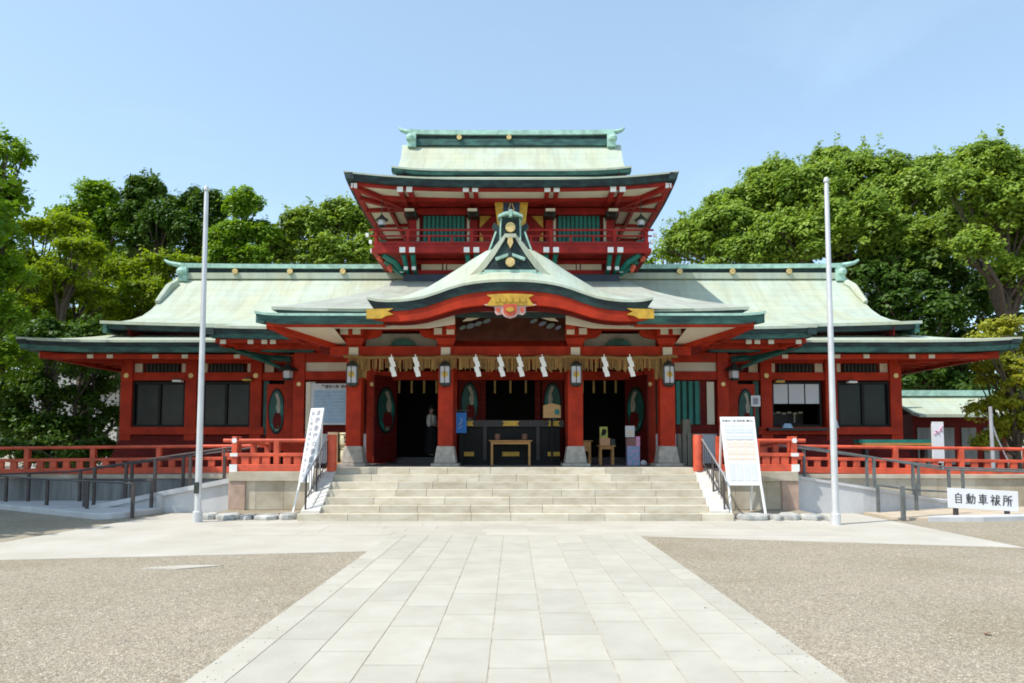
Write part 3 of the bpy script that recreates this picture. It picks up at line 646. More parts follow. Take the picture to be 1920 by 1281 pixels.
for s in (-1, 1): 
    g = MB(); g.prism([(s * 4.75, 4.06), (s * 4.98, 4.10), (s * 5.05, 4.2), (s * 4.98, 4.3), (s * 4.75, 4.26)], 18.85, 19.15); g.build('beam_nose', M['red_dark'], S)
    g = MB(); g.box(s * 3.85, s * 1.95, 19.0, 19.05, 4.28, 4.62); g.build('frieze_panel', pm('grey_frieze', (0.22, 0.21, 0.17), 0.7, 0.15, 3), S)
    g = MB(); g.prism([(s * 2.5, 4.30), (s * 3.2, 4.30), (s * 3.1, 4.42), (s * 2.95, 4.47), (s * 2.75, 4.47), (s * 2.6, 4.42)], 18.92, 19.0); g.build('frog_leg_strut', M['green_dark'], S)
    g = MB(); g.box(s * 1.40, s * 1.62, 17.6, 18.5, 4.62, 4.86); g.prism([(s * 1.36, 4.86), (s * 1.66, 4.86), (s * 1.62, 4.98), (s * 1.44, 4.94)], 17.55, 17.7); g.build('arch_bracket', RED, S)
    g = MB(); g.prism([(s * 1.32, 4.93), (s * 1.60, 4.88), (s * 1.62, 4.97), (s * 1.40, 5.04)], 17.50, 17.56); each(g, 'white_tip', M['white'], S)
g = MB(); g.box(-4.6, 4.6, 18.84, 19.16, 4.72, 4.86); g.build('upper_beam', RED, S)
for s in (-1, 1): MB().bar((s * 4.1, 19.1, 4.14), (s * 4.3, 22.0, 4.1), .2, .26).build('side_beam', RED, S)
for s in (-1, 1): MB().bar((s * 1.7, 19.1, 4.14), (s * 1.75, 22.0, 4.1), .2, .26).build('side_beam', RED, S)
MB().box(-4.5, 4.5, 19.2, 22.2, 4.70, 4.74).build('porch_ceiling', M['red_dark'], S)

# ---- centre wall (Y=22) and its bays
YW = 22.0
for x in (-6.45, -4.22, -1.80, 1.80, 4.22, 6.45):
    c_ = MB().box(x - .17, x + .17, YW - .17, YW + .17, PL, 4.5).build('wall_post', RED, S, bevel=.02)
    g = MB(); disc(g, x, 3.52, .06, YW - .20, YW - .17); g.build('gold_nail_cover', M['gold'], c_)
g = MB(); g.box(-6.45, 6.45, YW - .13, YW + .1, 3.66, 3.92); g.box(-6.45, 6.45, YW - .13, YW + .1, 4.2, 4.55); g.build('wall_beam', RED, S)
for s in (-1, 1):
    g = MB(); g.box(s * 4.4, s * 6.28, YW - .06, YW + .05, 3.92, 4.2); g.build('upper_panel', M['cream'], S)
    g = MB(); g.box(s * 6.28, s * 4.4, YW - .03, YW + .05, 2.28, 3.66); g.box(s * 6.28, s * 4.4, YW - .1, YW + .05, 2.02, 2.28); g.build('bay_wall', M['red_dark'], S)
    g = MB(); g.box(s * 6.28, s * 4.4, YW - .06, YW + .05, PL, 2.02); g.build('lower_panel', M['pale_grey'], S)
    g = MB(); g.box(s * 6.2, s * 5.98, YW - .08, YW - .03, 2.3, 3.6); g.build('narrow_panel', M['cream'], S)
    # strip panels beside the porch door posts
    g = MB(); g.box(s * 4.00, s * 3.86, YW - .12, YW - .02, 2.35, 3.58); g.box(s * 4.0, s * 3.86, YW - .12, YW - .02, 1.45, 2.05); g.build('strip_panel', M['cream'], S)
    g = MB(); g.box(s * 4.05, s * 3.82, YW - .05, YW + .05, PL, 3.66); g.build('jamb', RED, S)
# green lattice window in the right bay
g = MB(); g.box(4.42, 5.78, YW - .045, YW - .025, 2.3, 3.62); lw = g.build('lattice_window', M['green_dark'], S)
g = MB()
for k in range(7): x = 4.52 + k * .19; g.box(x - .055, x + .055, YW - .13, YW - .045, 2.3, 3.62)
g.build('lattice_bars', M['green_paint'], lw)
# door bays: dark lintel, gilt valance with hanging strips, open leaves with round painted reliefs
def door_bay(xa, xb, dl, dr, strips, zt=3.70):
    g = MB(); g.box(xa, xb, YW + .25, YW + .3, zt - .02, zt + .12); gv = g.build('gilt_valance', pm('gilt_valance_cloth', (0.42, 0.28, 0.08), 0.6, 0.2, 5), S)
    g = MB()
    for k in range(strips): x = xa + (xb - xa) * (k + .5) / strips; g.box(x - .03, x + .03, YW + .26, YW + .28, zt - .42, zt - .02)
    each(g, 'hanging_strip', pm('gilt_strip_cloth', (0.40, 0.27, 0.08), 0.6, 0.2, 5), gv)
door_bay(-3.66, -2.12, 0, 0, 4); door_bay(-.74, .70, 0, 0, 3); door_bay(2.05, 3.42, 0, 0, 4)
g = MB(); g.box(-4.1, 4.1, YW + .2, YW + .35, 3.80, 4.3); g.build('door_lintel', M['red_dark'], S)
for x in (-.86, .82):
    MB().box(x - .08, x + .08, YW + .1, YW + .3, PL, 3.8).build('door_post', M['red_dark'], S)
def relief_leaf(x0, x1, y0, y1, z0, z1, body, cz, rr, cell='door_leaf'):
    """a door leaf standing open; round cloud relief with green and white patches, set on its front face"""
    p0 = Vector((x0, y0, 0)); p1 = Vector((x1, y1, 0)); dv = (p1 - p0).normalized(); nv = Vector((dv.y, -dv.x, 0))
    if nv.y > 0: nv = -nv
    g = MB(); q = [p0, p1, p1 - nv * .06, p0 - nv * .06]; g.flat([(v.x, v.y) for v in q], z0, z1); lf = g.build(cell, body, S)
    cx = (p0 + p1) / 2
    def shape(pts, d0, d1, mat, nm):
        g = MB(); n = len(pts); vs = [tuple(cx + dv * a + nv * d1 + Vector((0, 0, cz + b))) for a, b in pts] + [tuple(cx + dv * a + nv * d0 + Vector((0, 0, cz + b))) for a, b in pts]
        g.add(vs, [tuple(range(n))] + [(i, (i+1) % n, n+(i+1) % n, n+i) for i in range(n)]); return g.build(nm, mat, lf)
    wx = (p1 - p0).length * .42
    el = lambda a, b, n=20, ca=0, cb=0: [(ca + a * math.cos(2 * math.pi * k / n), cb + b * math.sin(2 * math.pi * k / n)) for k in range(n)]
    shape(el(wx, rr), 0, .02, M['black'], 'relief_rim'); shape(el(wx * .86, rr * .9), .02, .03, M['green_dark'], 'relief_ground')
    shape([(-.2 * wx, .75 * rr), (.1 * wx, .8 * rr), (.35 * wx, .55 * rr), (.5 * wx, .2 * rr), (.45 * wx, -.05 * rr), (.1 * wx, -.1 * rr), (-.05 * wx, .2 * rr), (.1 * wx, .45 * rr)], .03, .045, M['relief_white'], 'relief_cloud')
    shape([(.5 * wx, .45 * rr), (.78 * wx, .25 * rr), (.8 * wx, -.1 * rr), (.5 * wx, -.2 * rr), (.55 * wx, .1 * rr)], .03, .045, M['green_paint'], 'relief_leaf')
    shape(el(wx * .5, rr * .38, 12, .1 * wx, -.42 * rr), .03, .045, M['red_dark'], 'relief_flower')
    shape([(-.7 * wx, -.45 * rr), (-.3 * wx, -.6 * rr), (-.35 * wx, -.8 * rr), (-.62 * wx, -.62 * rr)], .03, .045, M['green_paint'], 'relief_leaf')
    shape([(-.15 * wx, -.68 * rr), (.35 * wx, -.62 * rr), (.3 * wx, -.8 * rr), (-.05 * wx, -.84 * rr)], .03, .045, M['relief_white'], 'relief_cloud')
    return lf
for s in (-1, 1):
    relief_leaf(s * 4.02, s * 3.50, 21.2, 22.05, PL + .05, 3.75, M['red_dark'], 2.72, .72)
    relief_leaf(s * 1.60, s * .95, 21.95, 22.1, PL + .05, 3.75, M['red_dark'], 2.95, .66)
# dark inner hall behind the doors
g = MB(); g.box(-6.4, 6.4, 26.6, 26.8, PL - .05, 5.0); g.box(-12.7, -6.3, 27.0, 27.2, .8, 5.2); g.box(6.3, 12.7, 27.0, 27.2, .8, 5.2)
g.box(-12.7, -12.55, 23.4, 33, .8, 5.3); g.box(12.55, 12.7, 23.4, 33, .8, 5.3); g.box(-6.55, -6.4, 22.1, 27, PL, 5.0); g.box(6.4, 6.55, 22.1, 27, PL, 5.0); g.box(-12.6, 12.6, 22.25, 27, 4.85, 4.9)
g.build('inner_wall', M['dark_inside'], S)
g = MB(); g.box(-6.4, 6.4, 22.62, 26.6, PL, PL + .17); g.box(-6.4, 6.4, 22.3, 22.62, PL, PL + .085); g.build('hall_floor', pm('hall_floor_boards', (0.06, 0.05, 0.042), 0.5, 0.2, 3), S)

# ---- wings (Y=23.5)
YS = 23.5
def wing(s):
    X = lambda px: s * (958 - px) / 1350 * YS * 1.003
    for px in (242, 362, 483):
        x = X(px); c_ = MB().box(x - .19, x + .19, YS - .19, YS + .19, 1.5, 4.5).build('wall_post', RED, S, bevel=.02)
        g = MB(); disc(g, x, 3.93, .075, YS - .22, YS - .19); g.build('gold_nail_cover', M['gold'], c_)
    x = X(553); MB().box(x - .16, x + .16, YS - .6, YS - .3, PL, 4.5).build('wall_post', RED, S)
    g = MB(); g.box(X(236), X(560), YS - .14, YS + .12, 3.78, 4.04); g.box(X(236), X(560), YS - .14, YS + .1, 4.34, 4.62); g.build('wall_beam', RED, S)
    g = MB(); g.box(X(234), X(500), YS - .24, YS + .1, 2.02, 2.26); g.build('sill_beam', RED, S)
    g = MB(); g.add([(X(234), YS - .12, 2.02), (X(505), YS - .12, 2.02), (X(505), YS - .55, .85), (X(217), YS - .55, .85)], [(0, 1, 2, 3)]); g.add([(X(234), YS - .12, 2.02), (X(217), YS - .55, .85), (X(217), 33, .85), (X(234), 33, 2.02)], [(0, 1, 2, 3)]); g.build('dado', M['red_dark'], S)
    g = MB(); g.box(X(238), X(553), YS, YS + .08, 4.04, 4.34); g.build('frieze', M['red_dark'], S)
    for a, b in ((273, 336), (393, 458)):
        g = MB(); g.box(X(a), X(b), YS - .05, YS, 4.06, 4.33); v = g.build('vent_grille', M['black'], S)
        g = MB()
        for k in range(9): x = X(a + (b - a) * (k + .5) / 9); g.box(x - .02, x + .02, YS - .07, YS - .05, 4.07, 4.32)
        g.build('vent_bar', M['bronze'], v)
    for a, b in ((249, 267), (341, 357), (374, 389), (464, 480), (496, 513)):
        g = MB(); g.box(X(a), X(b), YS - .06, YS, 4.05, 4.34); g.build('cream_block', M['cream'], S)
    wins = ((253, 350), (380, 472))
    for i, (a, b) in enumerate(wins):
        counter = s > 0 and i == 1
        g = MB(); xa, xb = X(a), X(b); f = .06
        for (u0, u1, z0, z1) in ((min(xa, xb), max(xa, xb), 3.66, 3.74), (min(xa, xb), max(xa, xb), 2.26, 2.34), (min(xa, xb), min(xa, xb) + f, 2.34, 3.66), (max(xa, xb) - f, max(xa, xb), 2.34, 3.66)): g.box(u0, u1, YS - .12, YS + .08, z0, z1)
        if not counter: xm = (xa + xb) / 2; g.box(xm - .04, xm + .04, YS - .09, YS + .05, 2.34, 3.66)
        wn = g.build('window', M['black'], S)
        if not counter:
            g = MB(); g.box(min(xa, xb) + f, max(xa, xb) - f, YS - .03, YS - .01, 2.34, 3.66); g.build('pane', M['glass'], wn)
            g = MB()
            for k in range(6): x = xa + (xb - xa) * (k + .5) / 6; g.box(x - .12, x + .12, YS + .25, YS + .27, 2.4 + .1 * (k % 3), 3.2 + .12 * (k % 2))
            g.build('inner_blind', pm('inner_blind_cloth', (0.05, 0.048, 0.042), 0.8, 0.4, 2), wn)
        else:
            g = MB(); lo_, hi_ = min(xa, xb), max(xa, xb)
            for k in range(3): g.box(lo_ + (hi_ - lo_) * k / 3 + .03, lo_ + (hi_ - lo_) * (k + 1) / 3 - .01, YS - .1, YS - .08, 3.02, 3.68)
            g.build('paper_shade', M['pale_grey'], wn)
            g = MB(); g.box(lo_ - .25, hi_ + .05, YS - .5, YS + .3, 2.14, 2.22); g.build('counter', M['darkwood'], wn)
            g = MB()
            for k in range(8): x = lo_ + .12 + k * .19; g.box(x - .07, x + .07, YS + 1.2, YS + 1.24, 2.72 + .03 * (k % 2), 2.8 + .03 * (k % 2))
            for k in (2, 6): x = lo_ + .1 + k * .19; g.box(x - .025, x + .025, YS + 1.2, YS + 1.24, 2.45, 2.72)
            g.build('shelf_goods', M['cream'], wn)
            g = MB(); g.box(lo_ + .05, hi_ - .05, YS + 1.25, YS + 1.4, 2.35, 2.72); g.build('back_shelf', M['darkwood'], wn)
    # open door leaf with its painted relief, dark doorway behind
    g = MB(); g.box(X(500), X(548), YS + .3, YS + .35, PL, 3.78); g.build('doorway', M['dark_inside'], S)
    g = MB(); g.box(X(498), X(508), YS - .2, YS + .2, 2.0, 3.75); g.build('door_jamb', M['green_dark'], S)
    relief_leaf(min(X(511), X(547)), max(X(511), X(547)), YS - .55, YS - .5, 1.5, 3.62, RED, 2.75, .74)
wing(-1); wing(1)

# ---- tower
RT = M['red_tower']; YT = 26.3; TH = 3.85
g = MB(); g.box(-TH - .1, TH + .1, YT - .3, 30.6, 7.0, 7.92); g.build('tower_flashing', pm('blue_black_flashing', (0.02, 0.035, 0.06), 0.6, 0.3, 2), S)
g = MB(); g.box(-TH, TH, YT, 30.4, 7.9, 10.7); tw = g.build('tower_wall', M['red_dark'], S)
g = MB(); g.box(-TH - .12, TH + .12, YT - .12, YT + .1, 7.92, 8.12); g.box(-TH - .05, TH + .05, YT - .06, YT, 8.36, 8.5); g.build('tower_sill', RT, S)
TX = [-3.66, -1.40, 1.40, 3.66]
for x in TX:
    c_ = MB().box(x - .14, x + .14, YT - .14, YT + .1, 7.9, 10.7).build('tower_post', RT, S, bevel=.02)
for x in (-2.95, -2.0, 2.0, 2.95):
    g = MB(); g.box(x - .38, x + .38, YT - .03, YT, 8.12, 8.36); g.build('lower_panel', M['cream'], S)
for x in (-2.47, 2.47): MB().box(x - .05, x + .05, YT - .05, YT, 8.12, 8.36).build('panel_post', M['cream'], S)
for x in (-3.47, -1.6, 1.6, 3.47): MB().box(x - .05, x + .05, YT - .05, YT, 8.75, 10.1).build('white_jamb', M['cream'], S)
for s in (-1, 1):
    xa, xb = s * 1.72, s * 3.28; lo_, hi_ = min(xa, xb), max(xa, xb)
    lw = MB().box(lo_, hi_, YT - .03, YT - .005, 8.75, 10.16).build('lattice_window', M['green_dark'], S)
    g = MB()
    for k in range(10): x = lo_ + (hi_ - lo_) * (k + .5) / 10; g.box(x - .05, x + .05, YT - .1, YT - .03, 8.75, 10.16)
    g.build('lattice_bars', M['green_paint'], lw)
    # centre doors with gilt corner fittings
    d0 = MB().box(s * .03, s * 1.2, YT - .04, YT - .005, 8.75, 10.2).build('tower_door', RT, S)
    for xc, sg in ((s * .06, s), (s * 1.17, -s)):
        g = MB(); g.prism([(xc, 10.17), (xc + sg * .42, 10.17), (xc + sg * .22, 9.95), (xc, 9.72)], YT - .06, YT - .04); g.prism([(xc, 9.55), (xc + sg * .12, 9.42), (xc + sg * .12, 9.22), (xc, 9.1)], YT - .06, YT - .04); g.build('gilt_fitting', M['yellow_gilt'], d0)
g = MB(); g.box(-TH - .1, TH + .1, YT - .2, YT + .05, 10.18, 10.42); g.box(-TH - .3, TH + .3, YT - .5, YT - .3, 10.42, 10.60); g.build('tower_beam', RT, S)
for x in TX:   # capital with pale nose, then arms running out under the eave
    g = MB(); g.box(x - .2, x + .2, YT - .62, YT - .1, 10.0, 10.2); g.prismx([(YT - .62, 10.02), (YT - .85, 10.06), (YT - .95, 10.16), (YT - .6, 10.2)], x - .1, x + .1); g.build('bracket_block', M['bronze'], S)
    MB().box(x - .17, x + .17, YT - .98, YT - .90, 10.06, 10.15).build('white_nose', M['cream'], S)
    for dx in (-.16, .16):
        a = MB().bar((x + dx, YT, 10.46), (x + dx, 24.25, 10.44), .15, .15).build('eave_arm', RT, S)
        MB().box(x + dx - .10, x + dx + .10, 24.19, 24.25, 10.36, 10.53).build('white_tip', M['white'], a)
# hip skirt roof of the tower
zi, zo = 11.55, 10.76; XO, XI = 5.72, 4.0; YF, YB = 24.0, 32.8
fr = quad_rows((-XI, 25.9), (XI, 25.9), (-XO, YF), (XO, YF), zi, zo, .26, nx=32, sag=.06, p=3)
bk = quad_rows((XI, 31.0), (-XI, 31.0), (XO, YB), (-XO, YB), zi, zo, .26, nx=16, sag=.06, p=3)
sl = quad_rows((-XI, 31.0), (-XI, 25.9), (-XO, YB), (-XO, YF), zi, zo, .26, nx=20, sag=.06, p=3)
sr = quad_rows((XI, 25.9), (XI, 31.0), (XO, YF), (XO, YB), zi, zo, .26, nx=20, sag=.06, p=3)
tr = MB().slab(fr, .06).slab(bk, .06).slab(sl, .06).slab(sr, .06).build('tower_skirt_roof', M['roof'], S, smooth=True)
g = MB(); g.strip([(x, y + .01, z - .06) for x, y, z in fr[-1]], .22, (0, .3, 0), .06, .2); g.strip([(x + .01, y, z - .06) for x, y, z in sl[-1]], .22, (.3, 0, 0), .06); g.strip([(x - .01, y, z - .06) for x, y, z in sr[-1]], .22, (-.3, 0, 0), .06)
g.build('eave_edge', M['edge'], tr)
def upz(x, y):     # eave lift towards the corners for the underside
    u = abs(x) / XO; v = abs(y - (YF + YB) / 2) / ((YB - YF) / 2); return .24 * (u ** 3 * (1 if y < YF + 1 else 0) + v ** 3 * (1 if abs(x) > XO - 1.2 else 0)) * .5
g = MB(); n = 16; V = []
for i in range(n + 1):
    u = 2 * i / n - 1; V += [(u * 5.5, 24.25, 10.45 + .22 * abs(u) ** 3), (u * TH, YT, 10.52)]
g.add(V, [(2*i, 2*i+2, 2*i+3, 2*i+1) for i in range(n)])
for s in (-1, 1):
    V = []
    for i in range(n + 1):
        u = i / n; w_ = abs(2 * u - 1) ** 3; V += [(s * 5.5, 24.25 + u * 8.3, 10.45 + .22 * w_), (s * TH, YT + u * 4.2, 10.52)]
    g.add(V, [(2*i, 2*i+2, 2*i+3, 2*i+1) for i in range(n)])
g.build('soffit', M['cream'], tr)
g = MB()
pts = [(-5.52 + 11.04 * i / 16, 24.22, 10.50 + .22 * abs(i / 8 - 1) ** 3) for i in range(17)]
g.strip(pts, .10, (0, .14, 0)); g.strip([(x * .86, y + 1.0, 10.50 + .10 * abs(x / 5.5) ** 3) for x, y, z in pts], .12, (0, .3, 0))
for s in (-1, 1):
    g.strip([(s * 5.52, 24.22 + 8.3 * i / 12, 10.50 + .22 * abs(i / 6 - 1) ** 3) for i in range(13)], .12, (-s * .18, 0, 0)); g.strip([(s * 4.6, 25.3 + 6 * i / 12, 10.52) for i in range(13)], .12, (-s * .12, 0, 0))
    g.bar((s * 5.5, 24.25, 10.58), (s * TH, YT, 10.44), .2, .16)
    for yy in (26.4, 28.3, 30.3): g.bar((s * TH, yy, 10.47), (s * 5.45, yy, 10.42), .16, .12)
    g.bar((s * TH, YT + .1, 10.44), (s * 5.4, 25.2, 10.46), .16, .14)
    g.bar((s * (TH + .05), YT, 10.3), (s * (TH + .05), 30.4, 10.3), .2, .2)
g.build('eave_beam', RT, tr)
g = MB()
for s in (-1, 1): g.box(s * 5.5, s * 5.3, 24.2, 24.26, 10.50, 10.66)
each(g, 'white_tip', M['white'], tr)
# upper gable roof of the tower
pf = [(28.4, 13.80), (28.1, 13.45), (27.7, 13.0), (27.2, 12.52), (26.6, 12.10), (26.1, 11.86), (25.55, 11.68)]
fw = [(y, z, 4.42 - .03 * i) for i, (y, z) in enumerate(pf)]; fw[-1] = (25.55, 11.68, 4.36)
f_rows = rows_from(fw, 28, .13, 5); rows = [[(x, 56.8 - y, z) for x, y, z in r] for r in f_rows][::-1] + f_rows[1:]
tg = MB().slab(rows, .07).build('tower_gable_roof', M['roof'], S, smooth=True)
g = MB(); g.strip([(x, y + .02, z - .07) for x, y, z in f_rows[-1]], .13, (0, .3, 0), .04); g.build('eave_edge', M['edge_teal'], tg)
g = MB(); g.strip([(x * .965, y + .15, z - .20) for x, y, z in f_rows[-1]], .10, (0, .3, 0), .02); g.box(-4.0, 4.0, 25.85, 31.0, 11.3, 11.62); g.build('under_eave', M['edge'], tg)
for s in (-1, 1):
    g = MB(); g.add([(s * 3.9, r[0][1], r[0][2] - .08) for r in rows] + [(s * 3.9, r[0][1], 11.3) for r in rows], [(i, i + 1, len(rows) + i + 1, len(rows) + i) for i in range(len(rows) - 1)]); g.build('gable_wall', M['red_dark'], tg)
ridge(tg, 28.4, 13.70, 14.30, 4.12, .45, [(860 - 958) / 1350 * 28.9, (953 - 958) / 1350 * 28.9], .9)
# balcony
YBk = 25.0; HB = 4.86
g = MB(); g.box(-HB, HB, YBk, YT, 8.56, 8.74); g.box(-HB, -TH, YT, 31.6, 8.56, 8.74); g.box(TH, HB, YT, 31.6, 8.56, 8.74); g.box(-HB - .06, HB + .06, YBk - .05, YBk + .12, 8.44, 8.60)
for s in (-1, 1): g.box(s * (HB + .06), s * (HB - .12), YBk + .13, 31.6, 8.44, 8.60)
bal = g.build('balcony', RT, S)
g = MB()
for z, h, ex in ((9.25, .06, .28), (9.04, .05, .22), (8.76, .09, .12)):
    g.box(-HB - ex + .1, HB + ex - .1, YBk + .04, YBk + .04 + h, z, z + h)
    for s in (-1, 1): g.box(s * (HB - .04), s * (HB - .04 - h), YBk - ex + .2, 31.5, z + .003, z + h + .003)
for x in (-4.78, -3.66, -2.9, -2.1, -1.40, -.7, 0, .7, 1.40, 2.1, 2.9, 3.66, 4.78):
    big = abs(x) in (4.78, 3.66, 1.40); a = .06 if big else .035; g.box(x - a, x + a, YBk + .03, YBk + .03 + 2 * a, 8.75, 9.27 if big else 9.06)
g.build('balcony_rail', RT, bal)
g = MB(); g.box(-TH, TH, 25.5, 25.53, 8.75, 9.0)
for s in (-1, 1): g.box(s * (HB - .15), s * (HB - .4), YBk + .3, YBk + .33, 8.75, 8.98)
g.build('balcony_inner_board', M['green_paint'], bal)
g = MB()
for s in (-1, 1):
    for z, e in ((9.05, .3), (8.80, .18), (8.48, .13)): g.box(s * (HB + e - .12), s * (HB + e - .02), YBk - .03, YBk + .12, z - .02, z + .1)
each(g, 'white_tip', M['white'], bal)
for x in TX:
    for dx in (-.17, .17):
        b_ = MB().tube([(x + dx, YBk + .12, 8.42), (x + dx * .9, YBk + .35, 8.30), (x + dx * .85, YBk + .75, 8.08), (x + dx * .8, YT - .1, 7.98)], [.085, .09, .09, .08], 6).build('balcony_bracket', M['green_paint'], S)
        g = MB(); g.box(x + dx - .10, x + dx + .10, YBk - .10, YBk - .05, 8.44, 8.62); g.box(x + dx * .85 - .07, x + dx * .85 + .07, YBk + .55, YBk + .62, 7.98, 8.10); each(g, 'white_tip', M['white'], b_)
for s in (-1, 1):
    g = MB(); g.tube([(s * 4.55, YBk + .15, 8.42), (s * 4.2, YBk + .5, 8.25), (s * 3.95, YBk + .95, 8.02)], [.1, .11, .09], 6); g.tube([(s * 4.6, YBk + .9, 8.4), (s * 4.3, YBk + 1.0, 8.15), (s * 4.0, YBk + 1.2, 7.95)], [.1, .1, .08], 6); b_ = g.build('balcony_bracket', M['green_paint'], S)
    g = MB(); g.tube([(s * 4.72, YBk + .3, 8.36), (s * 4.62, YBk + .28, 8.22)], [.1, .06], 8); g.tube([(s * 4.42, YBk + .7, 8.15), (s * 4.34, YBk + .66, 7.92)], [.1, .06], 8); g.build('red_nose', M['red_fence'], b_)
    g = MB(); g.box(s * 3.92, s * 4.06, YBk + .86, YBk + .92, 7.96, 8.08); each(g, 'white_tip', M['white'], b_)
# name plaque on the tower
pl = MB(); pl.prism([(-.86, 10.60), (-.80, 10.45), (-.60, 10.40), (-.50, 9.5), (.50, 9.5), (.60, 10.40), (.80, 10.45), (.86, 10.60), (.3, 10.62), (0, 10.66), (-.3, 10.62)], 25.35, 25.45)
plo = pl.build('name_plaque', M['yellow_gilt'], S)
MB().prism([(-.27, 9.6), (.27, 9.6), (.30, 10.36), (-.30, 10.36)], 25.32, 25.35).build('plaque_panel', M['navy'], plo)
text('八幡宮', .25, M['gold'], plo, (-.08, 25.31, 9.98), vertical=True, bold=.006, spacing=.95)
MB.ox = 0.0

# ================================================================== THINGS AROUND THE SHRINE
B0 = -0.08
# ---- straw rope fringe and paper streamers
MB.ox = B0
rp = thing('straw_rope', 'long straw rope with hanging fringe across the porch columns', 'straw rope', (B0, 18.7, 3.9))
g = MB(); pts = [(-4.35 + 8.7 * i / 60, 18.66, 3.97 + .012 * math.sin(i * 1.1) - .03 * math.sin(math.pi * ((i / 60 * 3) % 1))) for i in range(61)]; g.tube(pts, [.04 + .006 * (i % 2) for i in range(61)], 6); g.build('rope', M['straw'], rp, smooth=True)
g = MB(); rng = random.Random(21); x = -4.2
while x < 4.2:
    ln = rng.uniform(.27, .40); wd = rng.uniform(.018, .05); g.t = rng.random(); y = 18.66 + rng.uniform(-.02, .02); dx = rng.uniform(-.012, .012)
    if rng.random() > .08: g.box(x - wd / 2, x + wd / 2 + dx * 0, y - .006, y + .006, 3.95 - ln, 3.95)
    x += wd + rng.uniform(.0, .012)
for s in (-1, 1):
    for k in range(7): g.t = rng.random(); x = s * (3.78 + .03 * k); g.box(x - .018, x + .018, 18.7, 18.715, 3.42 + rng.uniform(-.05, .05), 3.9)
g.build('fringe', M['straw'], rp)
def streamer(x, label):
    g = MB(); z = 4.02; yy = 18.60; g.box(x - .012, x + .012, yy, yy + .006, z - .1, z); z -= .08; off = 0
    for i in range(4):
        a, b = (-.075, .045) if i % 2 == 0 else (-.045, .075); s_ = .014 * i
        g.add([(x + a + s_, yy - .008 * (i % 2), z), (x + b + s_, yy - .008 * (i % 2), z + .02), (x + b + s_ + .03, yy - .012, z - .115), (x + a + s_ + .03, yy - .012, z - .135)], [(0, 1, 2, 3)])
        g.add([(x + a + s_, yy + .004, z), (x + b + s_, yy + .004, z + .02), (x + b + s_ + .03, yy, z - .115), (x + a + s_ + .03, yy, z - .135)], [(3, 2, 1, 0)])
        z -= .125
    return tag(g.build('paper_streamer', M['paper']), label, 'paper streamer', 'white zigzag paper streamers')
wh = ['leftmost white zigzag streamer hanging from the straw rope', 'second white zigzag streamer from the left end of the straw rope', 'white zigzag streamer just right of the second column lantern', 'white zigzag streamer left of the middle of the straw rope',
      'white zigzag streamer right of the middle of the straw rope', 'white zigzag streamer nearest left of the third column lantern', 'second white zigzag streamer from the right end of the straw rope', 'rightmost white zigzag streamer hanging from the straw rope']
for px, lb in zip((735, 780, 893, 938, 974, 1017, 1133, 1181), wh): streamer((px - 958) / 1350 * 18.75, lb)
# ---- column lanterns
def lantern(x, label):
    t = thing('column_lantern', label, 'lantern', (x + B0, 18.62, 3.2), 'column lanterns')
    g = MB(); g.lathe(x, 18.63, [(.05, 3.17), (.13, 3.20), (.155, 3.24), (.155, 3.27)], 6, .52); g.lathe(x, 18.63, [(.165, 3.70), (.175, 3.73), (.10, 3.80), (.03, 3.85)], 6, .52); g.box(x - .03, x + .03, 18.6, 18.8, 3.76, 3.80)
    for k in range(6): a = k * math.pi / 3 + .52; g.bar((x + .15 * math.cos(a), 18.63 + .15 * math.sin(a), 3.25), (x + .15 * math.cos(a), 18.63 + .15 * math.sin(a), 3.72), .02, .02)
    g.build('frame', M['bronze'], t)
    g = MB(); g.lathe(x, 18.63, [(.138, 3.26), (.142, 3.3), (.142, 3.68), (.138, 3.71)], 6, .52); g.build('panel', M['lamp_panel'], t)
    g = MB(); g.prism([(x + .065 * (1 + .35 * (k % 2)) * math.cos(k * .5236), 3.49 + .075 * (1 + .35 * (k % 2)) * math.sin(k * .5236)) for k in range(12)], 18.49, 18.505); g.build('crest', M['yellow_gilt'], t)
for x, lb in zip(CX4, ('hexagonal lantern with gold crest on the leftmost porch column', 'hexagonal lantern with gold crest on the column left of the offering box', 'hexagonal lantern with gold crest on the column right of the offering box', 'hexagonal lantern with gold crest on the rightmost porch column')): lantern(x, lb)
# ---- hanging bronze lanterns
def hang_lantern(p, ztop, label, sz=1.0):
    x, y, z = p; t = thing('hanging_lantern', label, 'lantern', (x + B0, y, z), 'dark bronze hanging lanterns')
    g = MB(); g.lathe(x, y, [(.06 * sz, z), (.16 * sz, z + .03), (.16 * sz, z + .07)], 6); g.lathe(x, y, [(.30 * sz, z + .30 * sz), (.24 * sz, z + .36 * sz), (.10 * sz, z + .46 * sz), (.03, z + .55 * sz)], 6); g.tube([(x, y, z + .5 * sz), (x, y, ztop)], .015, 5); g.build('frame', M['bronze'], t)
    g = MB(); g.lathe(x, y, [(.14 * sz, z + .071), (.15 * sz, z + .29 * sz)], 6); g.build('panel', M['lamp_panel'], t)
for s, a, b in ((-1, 'left', 'left'), (1, 'right', 'right')):
    hang_lantern((s * 4.62, 25.2, 9.42), 10.5, f'small dark lantern hanging from the {a} corner of the tower eave', .85)
    hang_lantern((s * 6.75, 21.7, 3.62), 4.62, f'dark bronze lantern hanging beside the {b} door leaf of the hall')
